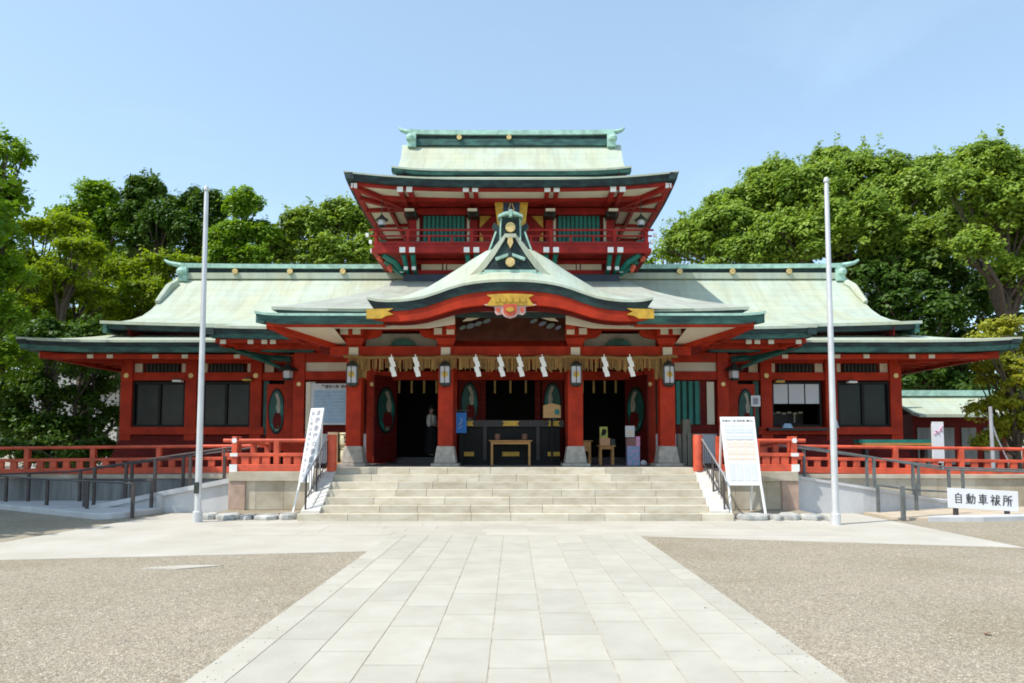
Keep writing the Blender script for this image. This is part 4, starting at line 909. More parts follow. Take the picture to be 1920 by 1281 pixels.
# ---- offering box, tables and the things on the porch floor
t = thing('offering_box', 'big black offering box with gold fittings in the middle of the porch', 'offering box', (B0, 20.5, PL))
g = MB(); g.box(-1.36, 1.38, 20.2, 21.0, PL + .12, 2.20); g.box(-1.44, 1.46, 20.1, 21.1, PL, PL + .13); g.build('body', M['black'], t, bevel=.012)
g = MB(); g.box(-1.46, 1.48, 20.08, 20.24, 2.18, 2.36); g.box(-1.46, 1.48, 20.98, 21.12, 2.18, 2.36)
for k in range(9): y = 20.28 + k * .08; g.box(-1.4, 1.42, y, y + .03, 2.26, 2.32)
g.build('top_rail', M['darkwood'], t)
g = MB()
for x in (-.72, .76): g.box(x - .05, x + .05, 20.12, 20.2, PL + .13, 2.18)
g.build('front_post', M['darkwood'], t)
for x, wd in ((-1.2, .17), (0.0, .24), (1.2, .17)):
    g = MB(); g.prism([(x - wd, 2.20), (x + wd, 2.20), (x + wd - .05, 2.27), (x + wd, 2.34), (x - wd, 2.34), (x - wd + .05, 2.27)], 20.06, 20.09); g.box(x - wd, x + wd, 20.17, 20.2, PL + .24, PL + .36); g.build('gold_fitting', M['yellow_gilt'], t)
def table(name, label, cat, x0, x1, y0, y1, z, group=None, mat='wood', apron=.08):
    t = thing(name, label, cat, ((x0 + x1) / 2 + B0, (y0 + y1) / 2, PL), group)
    MB().box(x0 - .05, x1 + .05, y0 - .03, y1 + .03, z - .03, z).build('table_top', M[mat], t, bevel=.006)
    g = MB(); g.box(x0 + .03, x1 - .03, y0 + .01, y0 + .03, z - .03 - apron, z - .03); g.box(x0 + .03, x1 - .03, y1 - .03, y1 - .01, z - .03 - apron, z - .03); g.build('apron', M[mat], t)
    for x in (x0 + .03, x1 - .03):
        for y in (y0 + .03, y1 - .03): MB().box(x - .028, x + .028, y - .028, y + .028, PL, z - .03).build('leg', M[mat], t)
    return t
table('wooden_table', 'honey coloured wooden table in front of the black offering box', 'table', -.54, .54, 19.55, 19.9, 1.80)
for x, lb in ((-.36, 'small brown cup on the left end of the wooden table'), (.38, 'small brown cup on the right end of the wooden table')):
    g = MB(); g.lathe(x, 19.75, [(.05, 1.80), (.075, 1.83), (.08, 1.97), (.065, 1.975), (.06, 1.86)], 12); tag(g.build('brown_cup', pm('brown_cup', (0.17, 0.07, 0.04), 0.5)), lb, 'cup', 'cups on the offering table')
t = thing('poster_box', 'bright blue poster box on a dark stand beside the second column', 'poster box', (-1.35 + B0, 19.95, PL))
MB().box(-1.50, -1.22, 19.85, 19.93, 2.0, 2.56).build('blue_panel', M['blue'], t)
MB().box(-1.53, -1.15, 19.8, 20.05, 2.60, 2.63).build('lid', M['bronze'], t); MB().box(-1.42, -1.30, 19.94, 20.04, PL, 2.6).build('stand', M['black'], t)
g = MB(); g.tube([(-1.42, 19.845, 2.22), (-1.36, 19.845, 2.3), (-1.34, 19.845, 2.36), (-1.38, 19.845, 2.40)], .012, 5); g.tube([(-1.44, 19.845, 2.12), (-1.34, 19.845, 2.2)], .01, 5); g.build('printed_mark', M['pale_blue'], t)
t = thing('votive_plaque', 'large pale wooden votive plaque with a green mark beside the third column', 'plaque', (1.12 + B0, 19.9, PL))
MB().prism([(.90, 2.42), (1.38, 2.42), (1.38, 2.76), (1.14, 2.82), (.90, 2.76)], 19.85, 19.89).build('board', pm('plaque_wood', (0.55, 0.32, 0.12), 0.55, 0.12, 3, stretch=(1, 1, 8)), t)
MB().prism([(1.22, 2.52), (1.33, 2.50), (1.35, 2.60), (1.30, 2.66), (1.21, 2.64)], 19.84, 19.85).build('green_mark', M['green_paint'], t)
MB().box(1.11, 1.17, 19.9, 19.96, PL, 2.45).build('stand', M['black'], t)
table('side_table', 'small wooden desk half hidden behind the third column', 'table', 1.85, 2.28, 20.5, 20.9, 1.80, 'small tables in the right porch bay', apron=.28)
table('side_table', 'small wooden table carrying a yellow box in the right porch bay', 'table', 2.48, 2.88, 20.1, 20.45, 1.66, 'small tables in the right porch bay')
g = MB(); g.box(2.50, 2.72, 20.22, 20.34, 1.86, 2.18); g.k = 1; g.prism([(2.54, 1.92), (2.66, 1.96), (2.69, 2.08), (2.6, 2.14), (2.55, 2.04)], 20.212, 20.22); tag(g.build('yellow_box', [pm('yellow_green_print', (0.42, 0.42, 0.07), 0.5, 0.25, 12), M['black']]), 'yellow green box standing on top of the orange packet', 'box')
g = MB(); g.box(2.50, 2.78, 20.18, 20.4, 1.66, 1.86); tag(g.build('orange_packet', M['orange_print']), 'orange packet under the yellow box on the small table', 'packet')
g = MB(); g.box(2.80, 2.92, 20.18, 20.4, 1.66, 1.84); tag(g.build('grey_tin', M['bronze']), 'dark grey tin at the right edge of the small table', 'tin')
t = thing('floral_display', 'blue and pink floral display box with a small poster on top', 'display box', (3.4 + B0, 19.7, PL))
MB().box(3.16, 3.50, 19.55, 19.8, PL, 1.64).build('base_box', M['floral'], t); MB().box(3.14, 3.40, 19.57, 19.75, 1.64, 1.86).build('brown_box', pm('brown_box', (0.23, 0.10, 0.09), 0.6), t); MB().box(3.40, 3.51, 19.57, 19.68, 1.64, 1.9).build('pink_box', M['pink'], t)
g = MB(); g.box(3.12, 3.37, 19.6, 19.62, 1.88, 2.19); g.k = 1; g.box(3.15, 3.34, 19.594, 19.6, 1.92, 2.06); g.build('poster', [M['pale_grey'], M['pale_orange']], t)
g = MB(); g.lathe(3.6, 19.6, [(.06, PL), (.10, PL + .03), (.09, PL + .1), (.04, PL + .14)], 10); tag(g.build('small_jar', M['lamp_panel']), 'small pale jar on the floor beside the floral display', 'jar')
# ---- sake barrels left, weathered wooden stand right
def barrel(x, y, z, label):
    t = thing('sake_barrel', label, 'barrel', (x + B0, y, z), 'straw wrapped sake barrels')
    g = MB(); g.lathe(x, y, [(.21, z), (.245, z + .06), (.255, z + .2), (.245, z + .34), (.21, z + .40)], 20); g.build('straw_wrap', M['barrel'], t, smooth=True)
    g = MB()
    for zz in (.05, .35):
        g.lathe(x, y, [(.245, z + zz - .012), (.262, z + zz), (.245, z + zz + .012)], 20)
    each(g, 'rope_hoop', M['straw'], t)
    g = MB(); n = 8
    for (u, v, a, b) in ((0, .27, .075, .06), (.02, .15, .08, .05)):
        for (dx, dz, w_, h_) in ((-.5, 0, .18, .9), (.5, .1, .16, .8), (0, .45, 1.1, .16), (0, -.1, .9, .15), (0, -.55, 1.0, .15)):
            xx = u + dx * a; yy = -math.sqrt(max(.262 ** 2 - xx ** 2, 0)); g.box(x + xx - w_ * a / 1.4, x + xx + w_ * a / 1.4, y + yy - .006, y + yy + .02, z + v + dz * b - h_ * b / 1.6, z + v + dz * b + h_ * b / 1.6)
    g.build('brush_mark', M['ink'], t)
barrel(-4.46, 19.9, PL + .08, 'lower straw wrapped sake barrel beside the leftmost column'); barrel(-4.50, 19.92, PL + .49, 'upper straw wrapped sake barrel beside the leftmost column')
g = MB(); g.box(-4.85, -4.25, 19.6, 20.3, PL, PL + .08); tag(g.build('barrel_pallet', M['wood']), 'low orange wooden pallet under the stacked sake barrels', 'pallet')
g = MB(); g.box(-5.0, -4.73, 19.7, 20.0, PL, 2.02); tag(g.build('cardboard_box', pm('cardboard', (0.42, 0.31, 0.20), 0.8)), 'tall tan cardboard box left of the sake barrels', 'box')
t = thing('wooden_stand', 'weathered grey wooden stand behind the right stair post', 'stand', (4.72 + B0, 19.4, PL))
wm = pm('weathered_grey_wood', (0.17, 0.16, 0.12), 0.85, 0.3, 4, stretch=(6, 6, .7))
MB().box(4.62, 4.84, 19.35, 19.55, 1.9, 2.36).build('head', wm, t)
for x in (4.52, 4.66, 4.80, 4.94): MB().box(x - .055, x + .055, 19.32, 19.44, PL, 1.98 - .08 * abs(x - 4.73)).build('plank', wm, t)
MB().box(4.45, 5.0, 19.44, 19.5, 1.55, 1.66).build('cross_piece', wm, t)
# ---- wall notice (left) and small fittings
t = thing('wall_notice', 'blue and orange printed year table on the left porch wall', 'notice board', (-5.3 + B0, 21.6, 2.3))
MB().box(-6.02, -4.55, 21.6, 21.66, 2.28, 3.52).build('board', M['pale_grey'], t); MB().box(-6.16, -6.02, 21.58, 21.68, 2.0, 3.56).build('edge_strip', M['cream'], t)
MB().box(-5.92, -4.98, 21.59, 21.6, 2.34, 3.32).build('blue_table', M['blue_print'], t); MB().box(-4.95, -4.60, 21.59, 21.6, 2.34, 3.32).build('orange_table', M['orange_print'], t)
g = MB()
for r_ in range(9):
    for c0, c1 in ((-5.88, -5.50), (-5.42, -5.02), (-4.92, -4.63)): g.box(c0, c1, 21.585, 21.59, 2.40 + r_ * .1, 2.415 + r_ * .1)
g.build('ruled_line', pm('pale_line', (0.45, 0.5, 0.52), .6), t)
text('平成廿八年  厄年表', .105, M['ink'], t, (-5.25 + B0, 21.59, 3.42), bold=.003)
for px, py, lb, c in ((331, 716, 'small white lamp above the leftmost hall window', 'white'), (462, 714, 'small yellow lamp at the right end of the second left hall window', 'yellow_gilt'), (1463, 717, 'small yellow lamp at the left end of the paper shaded counter', 'yellow_gilt'), (1599, 718, 'small white lamp above the rightmost hall window', 'white')):
    x = (px - 958) / 1350 * 23.2; z = at(px, py, 23.2).z
    t = thing('wall_lamp', lb, 'lamp', (x + B0, 23.2, z), 'small lamps above the hall windows')
    g = MB(); g.box(x - .14, x + .14, 23.1, 23.3, z - .01, z + .05); g.build('shade', M['white' if c == 'white' else 'yellow_gilt'], t); MB().box(x - .10, x + .10, 23.12, 23.28, z + .05, z + .09).build('mount', M['bronze'], t)
MB.ox = 0.0
g = MB(); g.box(7.55, 7.85, 22.86, 22.9, 2.9, 3.25); g.k = 1; g.box(7.62, 7.78, 22.855, 22.86, 2.97, 3.17); tag(g.build('small_notice', [M['board_white'], M['ink_grey']]), 'small white notice sheet beside the right door leaf', 'notice')
g = MB(); g.prism([(10.15, 2.22), (10.4, 2.22), (10.33, 2.48), (10.12, 2.48)], 23.0, 23.04); tag(g.build('counter_card', M['pale_blue']), 'pale blue card standing on the counter behind the flagpole', 'card')
g = MB(); g.frustum(8.75, 23.05, 2.22, 2.36, .16, .1, .1, .06); tag(g.build('blue_cloth', M['blue_print']), 'blue cloth bundle at the left end of the counter', 'bundle')
t = thing('striped_bench', 'low bench with green and orange stripes below the right hall window', 'bench', (11.2, 22.1, .86))
MB().box(10.55, 12.75, 22.0, 22.4, 1.74, 1.84).build('green_seat', M['green_paint'], t); MB().box(10.6, 12.9, 21.96, 22.38, 1.66, 1.737).build('orange_edge', M['wood'], t)
for x in (10.8, 12.6): MB().box(x - .05, x + .05, 22.05, 22.3, .86, 1.66).build('leg', M['darkwood'], t)

# ---- person in the dark doorway
def person():
    x, y, z = at(808, 860, 23.6).x, 23.6, PL + .17
    t = thing('person', 'person in a white top and black skirt standing in the dark left doorway', 'person', (x, y, z))
    J = {'pel': (0, 0, .90), 'sp': (0, 0, 1.10), 'ch': (-.01, .01, 1.28), 'nk': (-.02, 0, 1.42), 'hd': (-.03, -.02, 1.50), 'top': (-.03, -.02, 1.64),
         'ls': (-.17, .01, 1.35), 'le': (-.24, .0, 1.10), 'lw': (-.14, -.16, 1.02), 'rs': (.15, .01, 1.34), 're': (.22, -.04, 1.12), 'rw': (.22, -.26, 1.14),
         'lh': (-.09, 0, .86), 'lk': (-.10, -.02, .48), 'la': (-.10, .02, .09), 'lf': (-.11, -.14, .04), 'rh': (.09, 0, .86), 'rk': (.10, -.03, .48), 'ra': (.10, .01, .09), 'rf': (.11, -.15, .04)}
    E_ = ['pel sp', 'sp ch', 'ch nk', 'nk hd', 'hd top', 'ch ls', 'ls le', 'le lw', 'ch rs', 'rs re', 're rw', 'pel lh', 'lh lk', 'lk la', 'la lf', 'pel rh', 'rh rk', 'rk ra', 'ra rf']
    rad = dict(pel=(.15, .11), sp=(.13, .095), ch=(.15, .11), nk=(.055, .055), hd=(.085, .095), top=(.07, .08), ls=(.06, .06), rs=(.06, .06), le=(.043, .043), re=(.043, .043), lw=(.03, .03), rw=(.03, .03), lh=(.09, .09), rh=(.09, .09), lk=(.06, .06), rk=(.06, .06), la=(.042, .042), ra=(.042, .042), lf=(.035, .03), rf=(.035, .03))
    vs = [J[k] for k in J]; ix = {k: i for i, k in enumerate(J)}; es = [tuple(ix[a] for a in e.split()) for e in E_]; rl = [rad[k] for k in J]
    for side, wk, dv in ((-1, 'lw', Vector((.06, -.09, -.02))), (1, 'rw', Vector((.0, -.10, .0)))):   # five fingers on each hand
        wv = Vector(J[wk]); pm_ = wv + dv * .55; vs.append(tuple(pm_)); rl.append((.032, .02)); pi = len(vs) - 1; es.append((ix[wk], pi)); lat = dv.cross(Vector((0, 0, 1))).normalized()
        for f, (o_, ln) in enumerate(((-.027, .062), (-.009, .075), (.009, .07), (.027, .055))):
            a = pm_ + lat * o_ + dv * .35; b = a + dv.normalized() * ln * .5 + Vector((0, 0, -.008)); c = b + dv.normalized() * ln * .4 + Vector((0, 0, -.022))
            k = len(vs); vs += [tuple(a), tuple(b), tuple(c)]; rl += [(.009, .009), (.0085, .0085), (.007, .007)]; es += [(pi, k), (k, k + 1), (k + 1, k + 2)]
        a = wv + dv * .35 + lat * side * .035; b = a + dv * .4 + lat * side * .015; k = len(vs); vs += [tuple(a), tuple(b)]; rl += [(.011, .011), (.008, .008)]; es += [(ix[wk], k), (k, k + 1)]
    me = bpy.data.meshes.new('body'); me.from_pydata([(x + a, y + b, z + c) for a, b, c in vs], es, [])
    o = bpy.data.objects.new('body', me); COL.objects.link(o); md = o.modifiers.new('skin', 'SKIN'); md.use_smooth_shade = True; o.modifiers.new('sub', 'SUBSURF').levels = 1; o.modifiers['sub'].render_levels = 1
    for i, r_ in enumerate(rl): me.skin_vertices[0].data[i].radius = r_
    me.skin_vertices[0].data[0].use_root = True; me.materials.append(M['skin']); bpy.context.view_layer.update()
    m2 = bpy.data.meshes.new_from_object(o.evaluated_get(bpy.context.evaluated_depsgraph_get())); bpy.data.objects.remove(o)
    m2.materials.clear(); m2.materials.append(M['skin']); o = bpy.data.objects.new('body', m2); COL.objects.link(o); o.parent = t; o.matrix_parent_inverse = WM[t.name].inverted()
    hx, hy, hz = x - .03, y - .02, z + 1.57
    g = MB(); g.lathe(hx, hy + .015, [(.06, hz - .02), (.098, hz + .01), (.105, hz + .05), (.085, hz + .10), (.03, hz + .125)], 14); g.lathe(hx, hy + .07, [(.03, hz - .14), (.055, hz - .08), (.06, hz), (.03, hz + .05)], 10); g.build('hair', M['hair'], t, smooth=True)
    g = MB()   # face: eyes, nose, mouth, ears
    for s in (-1, 1): g.k = 0; g.lathe(hx + s * .034, hy - .088, [(.002, hz - .018), (.011, hz - .012), (.002, hz - .006)], 8); g.k = 1; g.lathe(hx + s * .09, hy, [(.006, hz - .05), (.014, hz - .02), (.006, hz)], 6)
    g.k = 1; g.prismx([(hy - .088, hz - .02), (hy - .112, hz - .05), (hy - .088, hz - .055)], hx - .011, hx + .011); g.k = 2; g.box(hx - .022, hx + .022, hy - .092, hy - .08, hz - .083, hz - .075)
    g.build('face', [M['hair'], M['skin'], pm('lip', (0.35, 0.10, 0.09), .5)], t)
    g = MB(); g.lathe(x, y, [(.155, z + .9), (.15, z + 1.0), (.15, z + 1.12), (.17, z + 1.28), (.15, z + 1.36), (.07, z + 1.42)], 16); 
    g.tube([(x - .15, y, z + 1.36), (x - .25, y, z + 1.12), (x - .22, y - .06, z + 1.02)], [.07, .075, .09], 10); g.tube([(x + .13, y, z + 1.35), (x + .23, y - .04, z + 1.14), (x + .23, y - .14, z + 1.13)], [.07, .075, .08], 10); g.build('white_top', M['white'], t, smooth=True)
    g = MB(); g.lathe(x, y, [(.235, z + .10), (.22, z + .4), (.19, z + .75), (.162, z + .98), (.158, z + 1.02)], 20); g.build('black_skirt', M['black_cloth'], t, smooth=True)
    t.rotation_euler = (0, 0, R(75))
    g = MB()
    for s in (-1, 1): g.lathe(x + s * .1, y - .06, [(.05, z), (.06, z + .03), (.045, z + .07)], 10)
    g.build('shoes', M['black_cloth'], t)
person()

# ---- balustrades
def balustrade(p0, p1, zb0, zb1, label, big, small, tipL=False, tipR=False, rise=.74):
    p0 = Vector(p0); p1 = Vector(p1); L_ = (p1 - p0).length; dv = (p1 - p0) / L_
    t = thing('balustrade', label, 'balustrade', ((p0.x + p1.x) / 2, (p0.y + p1.y) / 2, min(zb0, zb1)), 'vermilion balustrades')
    P = lambda s, h: (p0.x + dv.x * s, p0.y + dv.y * s, zb0 + (zb1 - zb0) * s / L_ + h)
    a2 = .09
    e0, e1 = (.28 if tipL else 0), (.28 if tipR else 0)
    MB().bar(P(-e0 * .3, .085), P(L_ + e1 * .3, .085), .14, .17).build('bottom_rail', M['red_fence'], t, bevel=.012)
    MB().bar(P(-e0 * .8, .40), P(L_ + e1 * .8, .40), .12, .085).build('middle_rail', M['red_fence'], t, bevel=.01)
    MB().tube([P(-e0, rise), P(L_ + e1, rise)], .047, 10).build('top_rail', M['red_fence'], t, smooth=True)
    s = 0.0; k = 0
    n = max(1, round(L_ / small))
    for i in range(n + 1):
        s = L_ * i / n; is_big = i % big == 0
        a = .065 if is_big else .05
        g = MB(); q = P(s, 0)
        if is_big: g.box(q[0] - a, q[0] + a, q[1] - a, q[1] + a, q[2] + .17, q[2] + rise + (.10 if i in (0, n) else -.02))
        else: g.box(q[0] - (a2 if abs(dv.x) > .5 else .05), q[0] + (a2 if abs(dv.x) > .5 else .05), q[1] - (.04 if abs(dv.x) > .5 else a2), q[1] + (.04 if abs(dv.x) > .5 else a2), q[2] + .17, q[2] + .357)
        g.build('post' if is_big else 'short_strut', M['red_fence'], t, bevel=.008)
    for en, s_, sg in ((tipL, 0, -1), (tipR, L_, 1)):
        if en:
            g = MB(); q = P(s_, 0)
            g.box(q[0] - .09, q[0] + .09, q[1] - .11, q[1] - .072, q[2] + .0, q[2] + .17)
            g.box(q[0] - .09, q[0] + .09, q[1] - .09, q[1] - .062, q[2] + .36, q[2] + .44)
            g.tube([(q[0], q[1] - .075, q[2] + rise), (q[0], q[1] - .03, q[2] + rise)], .062, 12); g.build('white_end', M['white'], t)
    return t
balustrade((-6.72, 17.42, 0), (-4.95, 17.42, 0), 1.03, 1.03, 'short vermilion balustrade left of the stairs with white end caps', 4, .24, tipL=True)
balustrade((4.95, 17.42, 0), (6.76, 17.42, 0), 1.03, 1.03, 'short vermilion balustrade right of the stairs with white end caps', 4, .24, tipR=True)
balustrade((-6.72, 17.6, 0), (-6.80, 19.95, 0), 1.03, .92, 'vermilion balustrade running back along the left terrace return', 4, .3)
balustrade((6.76, 17.6, 0), (6.85, 19.95, 0), 1.03, .92, 'vermilion balustrade running back along the right terrace return', 4, .3)
balustrade((-15.4, 20.15, 0), (-6.95, 20.15, 0), .83, .91, 'long shaded vermilion balustrade along the left terrace edge', 5, .36)
balustrade((7.0, 20.15, 0), (15.4, 20.15, 0), .91, .80, 'long sunlit vermilion balustrade along the right terrace edge', 5, .36)
# ---- stair posts and handrails
for s, x, lb in ((-1, -4.36, 'round vermilion post at the top of the left stair cheek'), (1, 4.42, 'round vermilion post at the top of the right stair cheek')):
    g = MB(); g.lathe(x, 17.3, [(.115, 1.04), (.118, 1.07), (.118, 1.88), (.10, 1.91)], 20); tag(g.build('stair_post', M['red_fence'], smooth=True), lb, 'post', 'round vermilion stair posts')
for s, xa, xb, side in ((-1, -4.44, -4.60, 'left'), (1, 4.50, 4.66, 'right')):
    t = thing('stair_handrail', f'steel handrail with thin bars along the {side} stair cheek', 'handrail', (xb, 16.5, .3), 'stair handrails')
    tp = [(xa, 17.22, 1.80), (xb, 16.0, .98), (xb, 15.86, .86)]
    MB().tube(tp, .022, 8).build('top_rail', M['steel'], t, smooth=True)
    MB().tube([(xa, 17.2, 1.25), (xb, 16.0, .45)], .014, 6).build('lower_rail', M['rail'], t)
    g = MB()
    for k in range(10):
        f = k / 9.5; y = 17.2 - 1.2 * f; x = xa + (xb - xa) * f; g.tube([(x, y, 1.14 - .80 * f), (x, y, 1.79 - .80 * f)], .009, 5)
    g.build('baluster', M['rail'], t)
    for f in (0.5, .97): y = 17.22 - 1.25 * f; x = xa + (xb - xa) * f; MB().tube([(x, y, max(.1, 1.0 - .85 * f)), (x, y, 1.79 - .82 * f)], .022, 8).build('post', M['rail'], t)
# ---- ramps and their rails
t = thing('concrete_ramp', 'grey concrete access ramp rising to the left end of the terrace', 'ramp', (-9, 18.8, 0), 'concrete access ramps')
g = MB(); n = 14; rows = []
def rz(x): # left ramp height
    return interp(-x, [6.85, 8.8, 10.6, 13.0], [.88, .50, .13, .05])
for i in range(n + 1):
    x = -6.85 - (4.4) * i / n; rows.append([(x, 17.78, rz(x)), (x, 19.9, rz(x))])
g.slab(rows, .12); g.build('deck', M['concrete'], t)
g = MB(); g.add([(r[0][0], 17.86, r[0][2] - .1) for r in rows] + [(r[0][0], 17.86, -.05) for r in rows], [(i, i + 1, n + 2 + i, n + 1 + i) for i in range(n)]); g.tube([(-8.72, 17.86, 0), (-8.72, 17.86, .46)], .1, 12); g.build('side_wall', M['concrete'], t)
MB().flat([(-6.86, 17.79), (-9.2, 17.79), (-9.2, 17.74), (-6.86, 17.74)], .0, .001).build('wall_foot', M['joint'], t)
t2 = thing('concrete_ramp', 'grey concrete access ramp falling from the right end of the terrace', 'ramp', (9, 18.5, 0), 'concrete access ramps')
def rr_(x): return interp(x, [6.85, 8.8, 11.0, 13.5], [.93, .62, .26, .06])
def ry(x): return interp(x, [6.85, 8.8, 11.0, 13.5], [17.65, 17.55, 18.7, 19.4])
rows = []; g = MB(); n = 16
for i in range(n + 1): x = 6.85 + 6.6 * i / n; rows.append([(x, ry(x), rr_(x)), (x, 19.93, rr_(x))])
g.slab(rows, .07); g.build('deck', M['concrete'], t2)
g = MB(); g.strip([(x, y + .04, z - .07) for (x, y, z), _ in rows], .9, (0, .12, 0)); g.build('side_wall', M['concrete'], t2)
def post_rail(name, label, pts, posts, mat, group, mid=False, r=.024):
    t = thing(name, label, 'railing', tuple(pts[0]), group)
    MB().tube(pts, r, 8).build('top_rail', mat, t, smooth=True)
    if mid: MB().tube([(p[0], p[1], p[2] - .38) for p in pts], r * .8, 6).build('lower_rail', mat, t)
    for x, y, z0, z1 in posts: MB().box(x - .032, x + .032, y - .032, y + .032, z0, z1).build('post', mat, t)
    return t
GR = 'dark ramp railings'
L1 = lambda x: interp(-x, [6.9, 10.6, 13.5], [1.60, 1.05, .85])
post_rail('ramp_railing', 'dark sloping railing along the front edge of the left ramp', [(-6.95, 18.0, 1.62), (-8.6, 17.95, 1.38), (-10.5, 18.3, 1.10), (-11.6, 18.6, .95)], [(x, 18.0, rz(x) - .1, L1(x)) for x in (-7.2, -8.05)] + [(-8.9, 17.95, .1, 1.33), (-9.7, 18.1, .1, 1.2), (-10.6, 18.3, .1, 1.08)], M['rail'], GR)
post_rail('ramp_railing', 'dark sloping railing along the back of the left ramp', [(-6.95, 19.7, 1.62), (-9.0, 19.7, 1.35), (-12, 19.72, .95), (-14.5, 19.75, .85)], [(x, 19.7, max(rz(x), .05) - .05, interp(-x, [6.9, 9, 12, 14.5], [1.62, 1.35, .95, .85])) for x in (-7.6, -9.0, -10.4, -11.8, -13.2, -14.4)], M['rail'], GR)
t3 = thing('low_concrete_slab', 'low pale concrete path slab in the tree shade at the far left', 'slab', (-12, 18, 0))
g = MB(); g.flat([(-9.0, 16.25), (-9.3, 16.15), (-15.5, 20.2), (-15.5, 21), (-8.75, 20.0), (-8.6, 17.9), (-8.8, 16.6)], -.02, .14); g.build('slab', M['concrete'], t3, bevel=.03)
post_rail('ramp_railing', 'low dark railing with thick posts along the far left slab', [(-8.67, 16.5, .78), (-10.21, 17.35, .80), (-11.85, 18.4, .80), (-13.7, 19.55, .82), (-15.2, 20.4, .82)], [(-8.67, 16.5, 0, .79), (-10.21, 17.35, .1, .81), (-11.85, 18.4, .1, .81), (-13.7, 19.55, .1, .83), (-15.1, 20.35, .1, .83)], M['rail'], GR)
post_rail('ramp_railing', 'short dark rail with two posts near the foot of the left ramp', [(-8.82, 17.65, .80), (-10.6, 17.9, .82)], [(-8.82, 17.65, 0, .81), (-10.6, 17.9, .1, .83)], M['rail'], GR)
R1 = lambda x: interp(x, [7.0, 9.0, 11.5, 15.0], [1.66, 1.36, 1.04, .92])
post_rail('ramp_railing', 'grey sloping railing along the back of the right ramp', [(7.0, 19.6, 1.68), (9.0, 19.6, 1.42), (11.8, 19.65, 1.06), (15.2, 19.7, .95)], [(x, 19.65, max(rr_(min(x, 13.4)), 0) - .05, interp(x, [7, 9, 11.8, 15.2], [1.68, 1.42, 1.06, .95])) for x in (7.9, 9.6, 11.0, 12.2)], M['rail_grey'], GR)
post_rail('ramp_railing', 'grey sloping railing along the front of the right ramp', [(7.05, 18.1, 1.66), (8.9, 18.2, 1.38), (11.2, 18.9, 1.03), (14.8, 19.4, .92)], [(8.0, 18.15, rr_(8) - .05, 1.51), (9.1, 18.25, rr_(9.1) - .05, 1.35), (10.3, 18.65, rr_(10.3) - .05, 1.16), (11.4, 18.95, rr_(11.4) - .05, 1.02)], M['rail_grey'], GR)
post_rail('ramp_railing', 'low grey rail with posts at the foot of the right ramp', [(8.76, 17.42, .70), (9.9, 17.9, .55), (12.0, 19.0, .42)], [(8.76, 17.42, 0, .70), (9.95, 17.9, 0, .72)], M['rail_grey'], GR)
g = MB(); g.box(8.50, 8.58, 15.86, 15.94, 0, .76); tag(g.build('bollard_post', M['rail_grey'], bevel=.006), 'single thin dark post on the paving edge right of the flagpole', 'post')
g = MB(); g.box(14.05, 14.5, 19.3, 19.6, 0, .98); tag(g.build('utility_cabinet', M['rail_grey'], bevel=.01), 'grey metal cabinet behind the right end of the car purification sign', 'cabinet')
# right raised tan slab with pale kerb
t = thing('raised_slab', 'raised tan forecourt slab with a pale kerb at the far right', 'slab', (12, 17, 0))
g = MB(); g.flat([(8.45, 16.2), (9.3, 15.85), (15.8, 17.2), (15.8, 19.3), (11, 18.6), (8.9, 17.5), (8.45, 17.5)], -.02, .05); g.build('tan_top', M['tan'], t)
g = MB(); g.flat([(9.0, 15.78), (10.2, 15.75), (15.9, 16.95), (15.9, 17.3), (9.3, 15.98)], -.02, .11); g.build('kerb', M['concrete'], t, bevel=.02)
# ---- flagpoles
def pole(x, y, zt, label, clamp):
    t = thing('flagpole', label, 'flagpole', (x, y, 0), 'pale flagpoles')
    MB().tube([(x, y, 0), (x, y, 1.1), (x, y, zt - .1), (x, y, zt)], [.074, .068, .046, .028], 16).build('shaft', M['pole'], t, smooth=True)
    g = MB(); g.lathe(x, y, [(.055, zt - .02), (.06, zt + .02), (.045, zt + .07), (.01, zt + .09)], 12); g.build('cap', M['pole'], t, smooth=True)
    g = MB(); g.lathe(x, y, [(.10, 0), (.10, .22), (.078, .25)], 12); g.build('foot', M['concrete'] if clamp else M['pole'], t)
    if clamp: g = MB(); g.box(x - .045, x + .045, y - .12, y - .07, .62, .86); g.build('cleat_box', M['bronze'], t)
pole(-6.80, 15.62, 7.30, 'pale flagpole standing left of the stairs', True)
pole(6.70, 15.1, 7.30, 'pale flagpole standing right of the stairs', False)
# ---- white banner board leaning at the left of the stairs
def frame_board(name, label, bl, br, tr_, tl, th, mat_list, cat):
    """board given by its four corners (bottom-left, bottom-right, top-right, top-left)"""
    t = thing(name, label, cat, (bl[0], bl[1], 0)); bl, br, tr_, tl = map(Vector, (bl, br, tr_, tl))
    nv = (br - bl).cross(tl - bl).normalized(); 
    if nv.y > 0: nv = -nv
    g = MB(); q = [bl, br, tr_, tl]; g.add([tuple(v) for v in q] + [tuple(v - nv * th) for v in q], [(0, 1, 2, 3), (7, 6, 5, 4), (0, 4, 5, 1), (1, 5, 6, 2), (2, 6, 7, 3), (3, 7, 4, 0)]); g.build('board', M['board_white'], t)
    U = lambda a, b: (bl.lerp(br, a)).lerp(tl.lerp(tr_, a), b) + nv * .006
    rot = Matrix.Identity(3); ux = (br - bl).normalized(); uz = (tl - bl).normalized(); uy = ux.cross(uz).normalized(); ux = uz.cross(uy) * -1 if False else ux
    rm = Matrix((ux, uz, ux.cross(uz))).transposed().to_4x4()
    return t, U, rm, nv
bl = at(568, 896, 16.75); br = at(580, 896, 16.6); tr_ = at(611, 766, 17.15); tl = at(580, 767, 17.3)
bl = Vector((-4.98, 16.75, .80)); br = Vector((-4.62, 16.55, .80)); tl = Vector((-4.85, 17.22, 2.54)); tr_ = Vector((-4.49, 17.02, 2.54))
